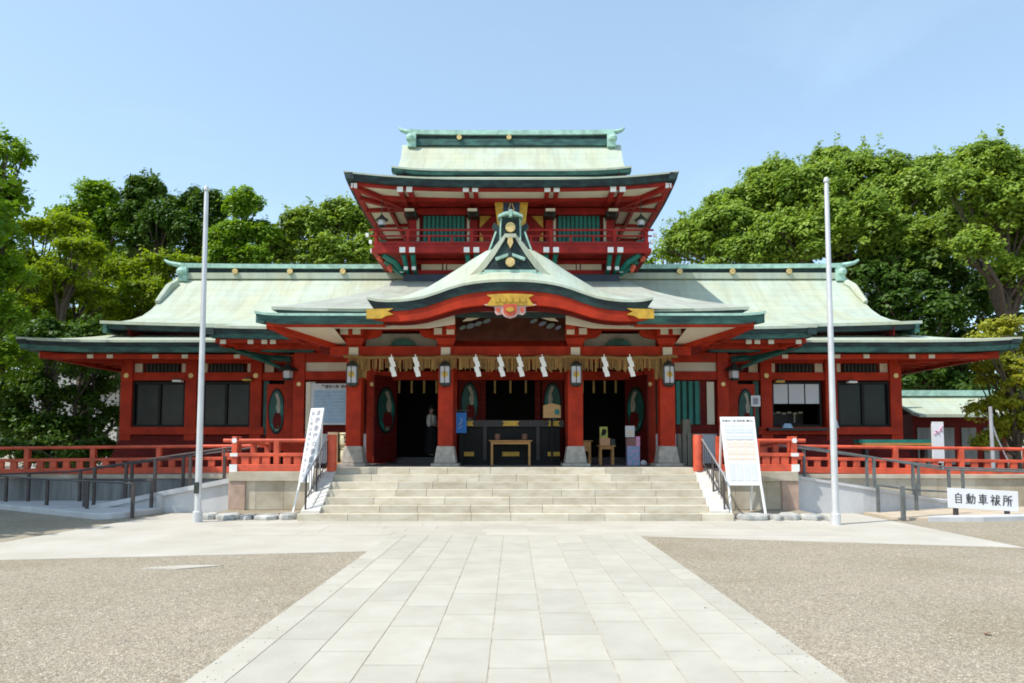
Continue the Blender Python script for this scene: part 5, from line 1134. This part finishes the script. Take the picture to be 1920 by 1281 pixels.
t, U, rm, nv = frame_board('banner_board', 'tall narrow white board with brushed vertical writing leaning beside the left stairs', bl, br, tr_, tl, .03, None, 'notice board')
text('本殿参拝の参詣者', .165, M['ink_grey'], t, U(.68, .56), rm, vertical=True, bold=.003, spacing=1.15)
text('車祓所は境内右手にあります', .105, M['ink_grey'], t, U(.25, .50), rm, vertical=True, bold=.001, spacing=1.2)
for a in (.08, .92):
    p = U(a, 0); g = MB(); g.bar(p - nv * .02, (p.x - .06, p.y - .26, .0 if a > .5 else .1), .035, .035); g.build('leg', M['white'], t)
    q = U(a, .9); g = MB(); g.bar(q - nv * .03, (q.x - .05, q.y + .12, .85), .03, .03); g.build('back_strut', M['white'], t)
# ---- right notice board
bl = Vector((4.80, 16.25, .76)); br = Vector((5.56, 16.2, .76)); tl = Vector((4.83, 16.85, 2.32)); tr_ = Vector((5.62, 16.8, 2.32))
t, U, rm, nv = frame_board('notice_board', 'white leaning notice board with pale blue and orange year tables right of the stairs', bl, br, tr_, tl, .03, None, 'notice board')
def patch(u0, u1, v0, v1, m, d=.002, nm='printed_table'):
    g = MB(); q = [U(u0, v0), U(u1, v0), U(u1, v1), U(u0, v1)]; q = [v + nv * d for v in q]; g.add([tuple(v) for v in q] + [tuple(v - nv * .004) for v in q], [(0, 1, 2, 3), (0, 4, 5, 1), (1, 5, 6, 2), (2, 6, 7, 3), (3, 7, 4, 0)]); return g.build(nm, M[m], t)
text('平成廿八年 厄年表 (数え)', .064, M['ink'], t, U(.5, .935), rm, bold=.001)
patch(.10, .92, .66, .88, 'pale_blue'); patch(.10, .92, .36, .64, 'pale_orange')
for k in range(4): patch(.10 + k * .21, .28 + k * .21, .06, .31, 'pale_grey')
for k in range(9):
    v = .39 + k * .053
    for c in range(3): patch(.13 + c * .27, .34 + c * .27, v, v + .02, 'ink_grey' if False else ('pale_grey' if k % 2 else 'board_white'), .006, 'table_row')
for a, x in ((.03, 4.81), (.97, 5.58)):
    p = U(a, 0); MB().bar(p - nv * .0, (x, 16.05, .1), .04, .04).build('leg', M['white'], t)
    q = U(a, .92); MB().bar(q - nv * .03, (x + .02, 17.1, .12), .035, .035).build('back_leg', M['white'], t)
# ---- car purification sign
sg = thing('purification_sign', 'low white sign reading 自動車祓所 in the right forecourt', 'sign', (10.75, 16.6, 0))
A = at(1776, 956, 16.4); Bq = at(1906, 962, 16.2); 
c0 = Vector((9.86, 16.45, .24)); c1 = Vector((11.32, 16.25, .17)); H_ = .45
ux = (c1 - c0).normalized(); uz = Vector((0, 0, 1)); nn = ux.cross(uz).normalized(); 
if nn.y > 0: nn = -nn
g = MB(); q = [c0, c1, c1 + uz * H_, c0 + uz * H_]; g.add([tuple(v) for v in q] + [tuple(v - nn * .03) for v in q], [(0, 1, 2, 3), (7, 6, 5, 4), (0, 4, 5, 1), (1, 5, 6, 2), (2, 6, 7, 3), (3, 7, 4, 0)]); g.build('board', M['board_white'], sg, bevel=.006)
rm = Matrix((ux, uz - ux * uz.dot(ux), -nn * -1)).transposed().to_4x4()
STROKES = {'自': [[(.5,1),(.42,.86)], [(.22,.84),(.22,.04)], [(.22,.84),(.78,.84),(.78,.04)], [(.22,.60),(.78,.60)], [(.22,.36),(.78,.36)], [(.22,.10),(.78,.10)]],
 '動': [[(.42,.98),(.12,.90)], [(.04,.78),(.56,.78)], [(.12,.66),(.12,.40)], [(.12,.66),(.48,.66),(.48,.40)], [(.12,.53),(.48,.53)], [(.12,.40),(.48,.40)], [(.30,.94),(.30,.10)], [(.08,.27),(.52,.27)], [(.02,.08),(.56,.14)], [(.58,.70),(.94,.70),(.90,.15),(.78,.06)], [(.74,.95),(.72,.55),(.56,.04)]],
 '車': [[(.12,.88),(.88,.88)], [(.22,.72),(.22,.36)], [(.22,.72),(.78,.72),(.78,.36)], [(.22,.54),(.78,.54)], [(.22,.36),(.78,.36)], [(.04,.20),(.96,.20)], [(.5,1),(.5,0)]],
 '祓': [[(.22,.98),(.30,.88)], [(.06,.76),(.40,.76),(.06,.36)], [(.24,.54),(.24,.0)], [(.28,.50),(.42,.38)], [(.46,.70),(.98,.72)], [(.66,.98),(.64,.6),(.44,.04)], [(.62,.50),(.92,.50),(.54,.02)], [(.62,.40),(.98,.02)], [(.82,.95),(.92,.82)]],
 '所': [[(.06,.92),(.46,.95)], [(.12,.74),(.12,.36),(.04,.02)], [(.12,.74),(.44,.74),(.44,.46)], [(.12,.48),(.44,.48)], [(.92,.96),(.60,.86)], [(.60,.86),(.60,.45),(.50,.02)], [(.60,.60),(.98,.60)], [(.80,.60),(.80,.0)]]}
g = MB(); org = c0 + uz * .11 + nn * .003; k = 0      # brushed characters, stroke by stroke
for ci, ch in enumerate('自動車祓所'):
    o0 = org + ux * (.12 + ci * .256)
    for st in STROKES[ch]:
        k += 1
        for (a, b), (a2, b2) in zip(st[:-1], st[1:]):
            k += .3; p = o0 + ux * a * .205 + uz * b * .235 + nn * .0001 * k; q = o0 + ux * a2 * .205 + uz * b2 * .235 + nn * .0001 * k; dv = (q - p).normalized(); sd = nn.cross(dv).normalized(); p = p - dv * .006; q = q + dv * .006
            w0, w1 = (.0105, .0085) if abs(dv.z) < .5 else (.0125, .010); g.add([tuple(p - sd * w0), tuple(p + sd * w0), tuple(q + sd * w1), tuple(q - sd * w1)], [(0, 1, 2, 3)])
g.build('lettering', M['ink'], sg)
for f in (.13, .86): p = c0.lerp(c1, f); MB().box(p.x - .05, p.x + .05, p.y + .04, p.y + .09, 0, .4).build('leg', M['rail'], sg)
# ---- right rear: small outbuilding, white board, grey post
ob = thing('outbuilding', 'low red outbuilding with green copper roof right of the hall', 'building', (19, 31, 0))
g = MB(); g.slab([[(x, y, z) for x in (16.2, 18, 20.3)] for y, z in ((32.5, 3.0), (31.2, 3.65), (30.7, 3.80), (30.2, 3.45), (29.2, 3.02), (28.7, 2.92))], .12); rf = g.build('roof', M['roof'], ob, smooth=True)
MB().box(16.2, 20.3, 30.5, 30.9, 3.78, 4.02).build('ridge', M['verdigris'], rf)
MB().box(16.3, 20.1, 29.4, 32.3, 0, 2.95).build('wall', M['red_dark'], ob)
for x in (16.75, 17.65, 18.55, 19.45): MB().box(x - .3, x + .3, 29.35, 29.4, .9, 2.4).build('wall_panel', M['concrete_dark'], ob)
wb = thing('white_signboard', 'upright white signboard with a pinkish branch behind the right balustrade', 'sign', (13.0, 21.2, .86))
x0, x1 = at(1748, 800, 21.3).x, at(1769, 800, 21.3).x
MB().box(x0, x1, 21.3, 21.34, 1.15, 2.36).build('board', M['board_white'], wb)
g = MB(); g.tube([(x0 + .04, 21.29, 1.98), (x0 + .12, 21.29, 2.06), (x0 + .2, 21.29, 2.08), (x1 - .03, 21.29, 2.22)], [.016, .014, .012, .01], 5)
for (a, b) in ((.1, 2.09), (.17, 2.03), (.24, 2.16), (.28, 2.1), (.29, 2.22)): g.lathe(x0 + a, 21.288, [(.004, b - .03), (.03, b), (.004, b + .03)], 6)
g.build('branch_print', M['pink'], wb)
for x in (x0 + .03, x1 - .03): MB().box(x - .02, x + .02, 21.34, 21.38, .86, 2.3).build('leg', M['white'], wb)
p = at(1862, 800, 22); g = MB(); g.tube([(p.x - .04, 22, .8), (p.x - .06, 22, 2.85)], [.06, .05], 8); g.tube([(p.x + .5, 22, 1.0), (p.x + .1, 22, 1.9), (p.x - .02, 22, 2.3)], .025, 6); tag(g.build('leaning_grey_post', pm('grey_post_wood', (0.36, 0.36, 0.38), .7)), 'pale grey post with a diagonal brace beside the yellow green tree', 'post')
# far pale houses glimpsed through the trees on the left
hs = thing('pale_house', 'pale house glimpsed through the dark trees on the far left', 'house', (-24, 46, 0))
MB().box(-31, -20, 46, 52, 0, 5.5).build('wall', M['pale_wall'], hs); MB().prismx([(45.4, 5.4), (49, 7.2), (52.6, 5.4)], -31.5, -19.5).build('roof', M['concrete_dark'], hs)
for x in (-29, -26.5, -24, -21.8): MB().box(x - .6, x + .6, 45.95, 46, 1.2, 2.6).build('window', M['glass'], hs)

# ================================================================== TREES
SUNV = np.array(d)
def foliage(name, blobs, leaf, mat, parent, seed, cover=1.6, sub=0.34, nsub=26, flat=0.75, upb=0.35, tone_sp=0.16, sprig=0.8):
    """crown of leaf-sized quads gathered in clumps on the shells of the given blobs (x, y, z, rx, ry, rz)"""
    rs = np.random.RandomState(seed); cover *= 1.5; C_, N_, T_, S_ = [], [], [], []
    for (bx, by, bz, rx, ry, rz) in blobs:
        k = max(5, int(nsub * 1.6)); d_ = rs.normal(size=(k, 3)); d_ /= np.linalg.norm(d_, axis=1)[:, None]
        d_[:, 2] = np.where(d_[:, 2] < -0.35, -d_[:, 2], d_[:, 2])
        cs = np.array([bx, by, bz]) + d_ * np.array([rx, ry, rz]) * rs.uniform(.62, .95, (k, 1)); r = (rx * ry * rz) ** (1/3) * sub
        for c in cs:
            rr = r * rs.uniform(.6, 1.3); n = int(cover * 4 * math.pi * rr * rr * flat / (leaf * leaf))
            v = rs.normal(size=(n, 3)); v /= np.linalg.norm(v, axis=1)[:, None]; v[:, 2] = np.where((v[:, 2] < -.2) & (rs.rand(n) < .6), -v[:, 2], v[:, 2])
            P_ = c + v * np.array([rr, rr, rr * flat]) * (rs.uniform(.45, 1.08, (n, 1)) ** .5)
            C_.append(P_); N_.append(v * .75 + rs.normal(size=(n, 3)) * .38 + SUNV * .85 + np.array([0, 0, upb * .4])); t0 = .5 + rs.normal() * tone_sp; T_.append(np.clip(t0 + rs.normal(size=n) * .16, 0, 1)); S_.append(leaf * rs.uniform(.5, 1.45, n))
        ks = int(k * sprig)     # loose sprigs that break the outline
        for q in range(ks):
            dd = rs.normal(size=3); dd /= np.linalg.norm(dd); dd[2] = abs(dd[2]) * (1 if rs.rand() < .8 else -1); c0 = np.array([bx, by, bz]) + dd * np.array([rx, ry, rz]) * rs.uniform(.85, 1.05)
            ax = dd + rs.normal(size=3) * .35 + np.array([0, 0, .35]); ax /= np.linalg.norm(ax); L = r * rs.uniform(.6, 1.6); n = max(6, int(7 * L / leaf)); t = rs.rand(n, 1)
            C_.append(c0 + ax * t * L + rs.normal(size=(n, 3)) * leaf * (.9 - .5 * t)); N_.append(rs.normal(size=(n, 3)) * .6 + SUNV + dd * .3); T_.append(np.clip(.55 + rs.normal(size=n) * .18, 0, 1)); S_.append(leaf * rs.uniform(.5, 1.3, n))
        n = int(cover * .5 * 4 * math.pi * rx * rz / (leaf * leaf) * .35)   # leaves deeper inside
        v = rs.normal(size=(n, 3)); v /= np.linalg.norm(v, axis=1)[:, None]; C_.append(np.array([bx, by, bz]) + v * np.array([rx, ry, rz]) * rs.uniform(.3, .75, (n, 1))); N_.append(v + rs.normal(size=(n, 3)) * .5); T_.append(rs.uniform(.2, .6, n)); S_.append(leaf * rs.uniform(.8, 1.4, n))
    P_ = np.concatenate(C_); N_ = np.concatenate(N_); T_ = np.concatenate(T_); S_ = np.concatenate(S_); N_ /= np.linalg.norm(N_, axis=1)[:, None]
    keep = P_[:, 2] > .15; P_, N_, T_, S_ = P_[keep], N_[keep], T_[keep], S_[keep]; n = len(P_)
    a = np.cross(N_, rs.normal(size=(n, 3))); a /= np.linalg.norm(a, axis=1)[:, None] + 1e-9; b = np.cross(N_, a); s = S_[:, None]
    V = np.stack([P_ - a * s * .62, P_ - b * s * .36 + N_ * s * .08, P_ + a * s * .62, P_ + b * s * .36 + N_ * s * .08], 1).reshape(-1, 3)
    me = bpy.data.meshes.new(name); me.vertices.add(4 * n); me.vertices.foreach_set('co', V.astype(np.float32).ravel()); me.loops.add(4 * n); me.loops.foreach_set('vertex_index', np.arange(4 * n, dtype=np.int32))
    me.polygons.add(n); me.polygons.foreach_set('loop_start', np.arange(0, 4 * n, 4, dtype=np.int32)); me.polygons.foreach_set('loop_total', np.full(n, 4, dtype=np.int32)); me.update(calc_edges=True)
    at_ = me.attributes.new('tone', 'FLOAT', 'FACE'); at_.data.foreach_set('value', T_.astype(np.float32)); me.materials.append(mat)
    o = bpy.data.objects.new(name, me); COL.objects.link(o); o.parent = parent; o.matrix_parent_inverse = WM[parent.name].inverted()
    return n
NL = 0
def tree(name, label, base, blobs, leaf, mat, seed, trunk_r=.3, group=None, cat='tree', lean=0.0, trunks=1, **kw):
    global NL
    x, y = base; t = thing(name, label, cat, (x, y, 0), group); rng = random.Random(seed); g = MB()
    zt = min(b[2] for b in blobs)
    for k in range(trunks):
        ox = x + (k - (trunks - 1) / 2) * trunk_r * 3; hub = Vector((ox + lean, y, zt * .75)); g.tube([(ox, y, -.05), (ox + lean * .2, y, zt * .3), tuple(hub)], [trunk_r * 1.25, trunk_r, trunk_r * .8], 9)
        for b in blobs[k::trunks]:
            e = Vector((b[0], b[1], b[2] + b[5] * .35)); m_ = hub.lerp(e, .5) + Vector((rng.uniform(-.3, .3), rng.uniform(-.3, .3), rng.uniform(-.1, .3)))
            g.tube([tuple(hub), tuple(m_), tuple(e)], [trunk_r * .55, trunk_r * .36, trunk_r * .12], 6)
            for q in range(3):
                a = rng.uniform(0, 6.28); g.tube([tuple(m_), (b[0] + math.cos(a) * b[3] * .8, b[1] + math.sin(a) * b[4] * .8, b[2] + rng.uniform(-.2, .6) * b[5])], [trunk_r * .22, trunk_r * .06], 5)
    g.build('trunk', M['bark'], t, smooth=True)
    NL += foliage('crown', blobs, leaf, M[mat], t, seed, **kw)
def blob(px, py, rpx, Y, dy=0, fz=.85, fy=.8):
    p = at(px, py, Y + dy); r = .92 * rpx / 1350 * (Y + dy); return (p.x, p.y, p.z, r, r * fy, r * fz)
# the great camphor mass to the right of the hall
Y = 43
bl = [blob(1455, 352, 66, Y, 1), blob(1385, 405, 66, Y, 1), blob(1315, 440, 58, Y, 1), blob(1560, 335, 70, Y, 2), blob(1630, 362, 95, Y), blob(1520, 378, 85, Y, -1), blob(1440, 400, 85, Y, 1), blob(1360, 445, 75, Y, -1), blob(1290, 470, 60, Y, 0), blob(1590, 440, 100, Y, -3), blob(1700, 400, 95, Y, -1), blob(1480, 470, 90, Y, -3), blob(1690, 480, 90, Y, -3), blob(1400, 500, 80, Y, -2), blob(1740, 340, 60, Y, 2)]
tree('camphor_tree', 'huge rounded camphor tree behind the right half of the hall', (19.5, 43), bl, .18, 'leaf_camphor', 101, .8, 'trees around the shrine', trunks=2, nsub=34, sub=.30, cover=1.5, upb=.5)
Y = 35
bl = [blob(1830, 420, 60, Y, 1), blob(1880, 460, 60, Y, 1.5), blob(1800, 430, 45, Y, 1), blob(1940, 480, 60, Y, 1), blob(1850, 325, 75, Y), blob(1920, 350, 85, Y, 1), blob(1810, 360, 55, Y, -1), blob(1890, 400, 70, Y, -1), blob(1830, 470, 45, Y, -2), blob(1970, 430, 90, Y), blob(1900, 520, 55, Y, 0), blob(1845, 312, 46, Y, 2)]
tree('tall_evergreen_tree', 'tall bright green tree at the right edge of the photo', (24.5, 35.5), bl, .16, 'leaf_camphor', 102, .35, 'trees around the shrine', nsub=36, sub=.30, cover=1.5, upb=.4)
Y = 39
bl = [blob(1650, 600, 60, Y, 1), blob(1700, 500, 75, Y, 1), blob(1780, 480, 70, Y, 2), blob(1720, 720, 60, Y), blob(1800, 740, 60, Y), blob(1700, 560, 70, Y), blob(1790, 540, 75, Y, 1), blob(1640, 540, 60, Y), blob(1760, 600, 60, Y, -1), blob(1850, 590, 70, Y), blob(1720, 650, 60, Y), blob(1800, 670, 70, Y), blob(1890, 660, 60, Y)]
tree('shade_tree', 'dark shaded tree below the camphor right of the hall roof', (23.5, 39.5), bl, .2, 'leaf_dark', 103, .4, 'trees around the shrine', trunks=2, nsub=20, sub=.34, cover=1.2)
Y = 23.5
bl = [blob(1835, 770, 26, Y, .2, .6), blob(1850, 690, 26, Y, 0, .5), blob(1845, 830, 24, Y, .3, .6), blob(1880, 620, 42, Y, fz=.5), blob(1840, 640, 26, Y, -.5, .5), blob(1920, 650, 45, Y, .3, .5), blob(1890, 690, 44, Y, 0, .5), blob(1850, 715, 25, Y, .4, .5), blob(1925, 720, 45, Y, -.4, .5), blob(1880, 760, 40, Y, 0, .5), blob(1915, 795, 48, Y, 0, .5), blob(1870, 815, 26, Y, .4, .5), blob(1960, 680, 50, Y, 1, .5)]
tree('yew_tree', 'yellow green layered yew tree at the right end of the hall', (16.6, 23.8), bl, .09, 'leaf_pine', 104, .16, 'trees around the shrine', nsub=24, sub=.34, cover=1.6, flat=.55, upb=.6)
Y = 62
tree('distant_tree', 'small hazy tree just right of the tower balcony', (13.2, 62), [blob(1238, 478, 18, Y), blob(1255, 462, 15, Y), blob(1222, 490, 12, Y), blob(1205, 495, 12, Y)], .28, 'leaf_green', 105, .3, 'trees around the shrine', nsub=10, cover=.7)
# left side
Y = 45
bl = [blob(630, 425, 62, Y), blob(570, 440, 58, Y, -1), blob(680, 430, 55, Y), blob(535, 480, 50, Y, -1), blob(610, 490, 62, Y, -2), blob(690, 490, 55, Y, -1)]
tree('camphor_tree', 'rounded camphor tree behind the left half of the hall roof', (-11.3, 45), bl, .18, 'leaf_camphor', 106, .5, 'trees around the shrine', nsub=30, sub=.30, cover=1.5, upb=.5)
Y = 42
bl = [blob(455, 395, 38, Y, fz=1.1), blob(430, 450, 40, Y, -1), blob(485, 450, 40, Y), blob(420, 490, 40, Y, -1), blob(470, 500, 45, Y, -1)]
tree('ginkgo_tree', 'light green ginkgo just right of the left flagpole top', (-16, 42), bl, .17, 'leaf_green', 107, .35, 'trees around the shrine', nsub=22, sub=.36, cover=1.1, flat=1.1, upb=.1)
Y = 44
bl = [blob(378, 395, 48, Y), blob(350, 440, 45, Y, -1), blob(405, 445, 42, Y), blob(385, 480, 45, Y)]
tree('zelkova_tree', 'dark green tree standing behind the left flagpole top', (-18.7, 44.5), bl, .18, 'leaf_dark', 108, .4, 'trees around the shrine', nsub=24, sub=.34, cover=1.15, flat=1.0, upb=.2)
bl = [blob(275, 370, 42, Y, fz=1.0), blob(250, 420, 50, Y), blob(310, 420, 45, Y, -1), blob(330, 395, 30, Y), blob(280, 460, 50, Y)]
tree('zelkova_tree', 'dark tree with the highest crown of the left background row', (-22.3, 44), bl, .18, 'leaf_dark', 109, .4, 'trees around the shrine', nsub=24, sub=.34, cover=1.1, flat=1.0, upb=.2)
bl = [blob(180, 385, 45, Y, fz=1.0), blob(145, 430, 50, Y), blob(210, 430, 45, Y), blob(170, 470, 50, Y), blob(120, 420, 35, Y)]
tree('zelkova_tree', 'mid green ginkgo at the left end of the background row', (-25.8, 43), bl, .17, 'leaf_green', 110, .4, 'trees around the shrine', nsub=26, sub=.33, cover=1.1, flat=1.1, upb=.1)
Y = 33
bl = [blob(20, 620, 60, Y, 1), blob(110, 620, 60, Y, 1), blob(60, 540, 60, Y, 1), blob(60, 440, 55, Y, fz=.6), blob(120, 430, 50, Y, 1, .6), blob(150, 475, 50, Y, -1, .6), blob(30, 500, 60, Y, 0, .7), blob(100, 530, 60, Y, -1, .7), blob(70, 590, 60, Y), blob(170, 560, 50, Y, 1, .7)]
tree('maple_tree', 'yellow green maple with layered boughs at the far left', (-21.3, 33), bl, .14, 'leaf_maple', 111, .35, 'trees around the shrine', nsub=26, sub=.36, cover=1.0, flat=.5, upb=.7)
Y = 37
bl = [blob(150, 640, 60, Y, 2), blob(230, 660, 60, Y, 2), blob(310, 570, 50, Y, 2), blob(100, 680, 60, Y, 3), blob(230, 520, 55, Y, 0, .6), blob(300, 500, 45, Y, 1, .6), blob(190, 500, 45, Y, 0, .6), blob(270, 560, 55, Y, -1, .7), blob(200, 600, 60, Y, -1), blob(290, 610, 50, Y), blob(350, 500, 35, Y, 2, .6), blob(330, 560, 40, Y, 1)]
tree('maple_tree', 'yellow green maple just left of the hall roof ridge', (-20, 37), bl, .15, 'leaf_maple', 112, .35, 'trees around the shrine', nsub=24, sub=.36, cover=1.0, flat=.55, upb=.7)
Y = 25
bl = [blob(10, 300, 45, Y, 0, 1.1), blob(-20, 360, 60, Y), blob(20, 390, 40, Y, .5), blob(-30, 450, 70, Y), blob(10, 520, 55, Y, 1), blob(-10, 600, 65, Y), blob(15, 690, 60, Y), blob(-40, 520, 70, Y)]
tree('tall_leafy_tree', 'tall leafy tree cut by the left edge of the photo', (-19, 25), bl, .13, 'leaf_green', 113, .35, 'trees around the shrine', nsub=20, sub=.32, cover=.85, flat=.9, upb=.3)
Y = 29
bl = [blob(90, 650, 65, Y), blob(40, 670, 65, Y, 1), blob(170, 640, 45, Y, 2), blob(10, 740, 60, Y), blob(70, 820, 55, Y), blob(160, 820, 45, Y, 1), blob(215, 690, 35, Y, 3), blob(160, 690, 50, Y, 1), blob(60, 740, 60, Y), blob(140, 760, 45, Y, 1), blob(200, 730, 40, Y, 2), blob(215, 790, 35, Y, 2), blob(100, 810, 45, Y), blob(30, 800, 50, Y)]
tree('shrub_tree', 'dense dark shrubs behind the left balustrade', (-18, 29.5), bl, .15, 'leaf_dark', 114, .2, 'trees around the shrine', trunks=3, nsub=20, sub=.36, cover=.85)
# shading tree just outside the left edge of the frame
bl = [(-16.2, 12.2, 7.4, 2.6, 2.4, 1.8), (-15.2, 14.6, 7.0, 2.2, 2.2, 1.8), (-17.6, 15.0, 7.2, 2.6, 2.4, 1.9), (-15.9, 17.2, 7.2, 2.4, 2.4, 1.8), (-18.8, 12.8, 6.6, 2.2, 2.2, 1.6), (-19.0, 17.0, 7.4, 2.6, 2.4, 1.9), (-17.2, 19.2, 7.4, 2.2, 2.2, 1.8), (-14.9, 11.0, 5.6, 1.7, 1.6, 1.3), (-17.5, 17.5, 9.6, 2.2, 2.0, 1.6), (-16.0, 16.6, 9.8, 2.1, 2.0, 1.6), (-19.6, 18.0, 9.6, 2.4, 2.2, 1.7)]
tree('tall_leafy_tree', 'broad tree outside the frame that shades the left ramp', (-16.6, 14.6), bl, .20, 'leaf_green', 115, .3, 'trees around the shrine', nsub=20, sub=.40, cover=1.2)
Y = 49
bl = [blob(60, 560, 80, Y), blob(150, 540, 75, Y), blob(250, 525, 70, Y), blob(335, 510, 55, Y), blob(110, 650, 80, Y), blob(220, 640, 80, Y), blob(310, 600, 60, Y)]
tree('evergreen_tree', 'dark evergreen mass behind the two maples on the left', (-27, 49.5), bl, .24, 'leaf_dark', 118, .4, 'trees around the shrine', trunks=2, nsub=22, sub=.36, cover=1.0)
bl = [blob(20 + 42 * i, 850 + 6 * (i % 2), 34, 26, (i % 3) * .6) for i in range(6)]
tree('low_shrub', 'low dark shrubs directly behind the left balustrade', (-16, 26.5), bl, .12, 'leaf_dark', 119, .06, cat='shrub', trunks=6, nsub=18, sub=.4, cover=1.0)
# low far green behind everything, so that no bare ground line shows between the trunks
def hedge(x0, x1, y, h, label, seed):
    n = int((x1 - x0) / 3); rng = random.Random(seed); bl = [(x0 + (i + .5) * (x1 - x0) / n, y + rng.uniform(-1, 1), h * rng.uniform(.42, .55), 2.2, 1.6, h * .5) for i in range(n)]
    tree('tall_hedge', label, ((x0 + x1) / 2, y), bl, .3, 'leaf_dark', seed, .15, cat='hedge', nsub=16, sub=.42, cover=.9)
hedge(-48, -14, 56, 6.5, 'tall dark hedge far behind the left trees', 116); hedge(15, 50, 54, 7.5, 'tall dark hedge far behind the right trees', 117)
print('leaves', NL)

# ================================================================== LOOSE PEBBLES on the gravel and a few spilled on the path edges
def pebbles(n, seed):
    rs = np.random.RandomState(seed); y = 4.6 + 8.2 * rs.rand(n) ** 1.5; x = rs.uniform(-1, 1, n) * (1.2 + y * .78)
    k = (np.abs(x - .02) > 2.28) | (rs.rand(n) < np.exp(-(2.28 - np.abs(x - .02)) / .13) * .45); x, y = x[k], y[k]
    ok = y < 11.2 + (x + 2) * .19 * (x < 0) + np.where(x > 0, 1.9 - (x - 2.2) * .27, 0); x, y = x[ok], y[ok]; n = len(x)
    s = rs.uniform(.003, .0095, n) * (1 + (rs.rand(n) < .06) * .9); a = rs.uniform(0, 6.28, n); ca, sa = np.cos(a), np.sin(a)
    zb = np.where(np.abs(x - .02) < 2.28, .021, 0.0)
    base = np.array([(1, 0, .1), (.3, .75, 0), (-.9, .3, .1), (-.4, -.8, 0), (.5, -.6, .1), (.1, .1, .75)])
    V = np.zeros((n, 6, 3)); 
    for i, (bx, by, bz) in enumerate(base):
        jx = bx * (1 + rs.normal(size=n) * .2); jy = by * (1 + rs.normal(size=n) * .2)
        V[:, i, 0] = x + s * (jx * ca - jy * sa); V[:, i, 1] = y + s * (jx * sa + jy * ca); V[:, i, 2] = zb + s * bz * (1 + rs.normal(size=n) * .15)
    tri = np.array([(0, 1, 5), (1, 2, 5), (2, 3, 5), (3, 4, 5), (4, 0, 5)]); F = (np.arange(n)[:, None, None] * 6 + tri).reshape(-1, 3)
    me = bpy.data.meshes.new('loose_pebbles'); me.vertices.add(6 * n); me.vertices.foreach_set('co', V.astype(np.float32).ravel()); m_ = len(F); me.loops.add(3 * m_); me.loops.foreach_set('vertex_index', F.astype(np.int32).ravel())
    me.polygons.add(m_); me.polygons.foreach_set('loop_start', np.arange(0, 3 * m_, 3, dtype=np.int32)); me.polygons.foreach_set('loop_total', np.full(m_, 3, dtype=np.int32)); me.update(calc_edges=True)
    at_ = me.attributes.new('tone', 'FLOAT', 'FACE'); at_.data.foreach_set('value', np.repeat(rs.rand(n), 5).astype(np.float32))
    me.materials.append(pm('pebble', (0.33, 0.29, 0.22), .85, .15, 3, tone=.42)); o = bpy.data.objects.new('loose_pebbles', me); COL.objects.link(o); tag(o, 'loose beige pebbles scattered over the gravel', 'pebbles', kind='stuff')
pebbles(45000, 5)
g = MB(); rng = random.Random(9)
for (x, y) in ((4.05, 6.3),):
    g.add([(x, y, .012), (x + .05, y - .01, .03), (x + .07, y + .04, .02), (x + .02, y + .05, .008)], [(0, 1, 2, 3)])
tag(g.build('dead_leaf', pm('dead_leaf', (0.20, 0.05, 0.02), .8)), 'small reddish dead leaf lying on the right gravel', 'leaf')
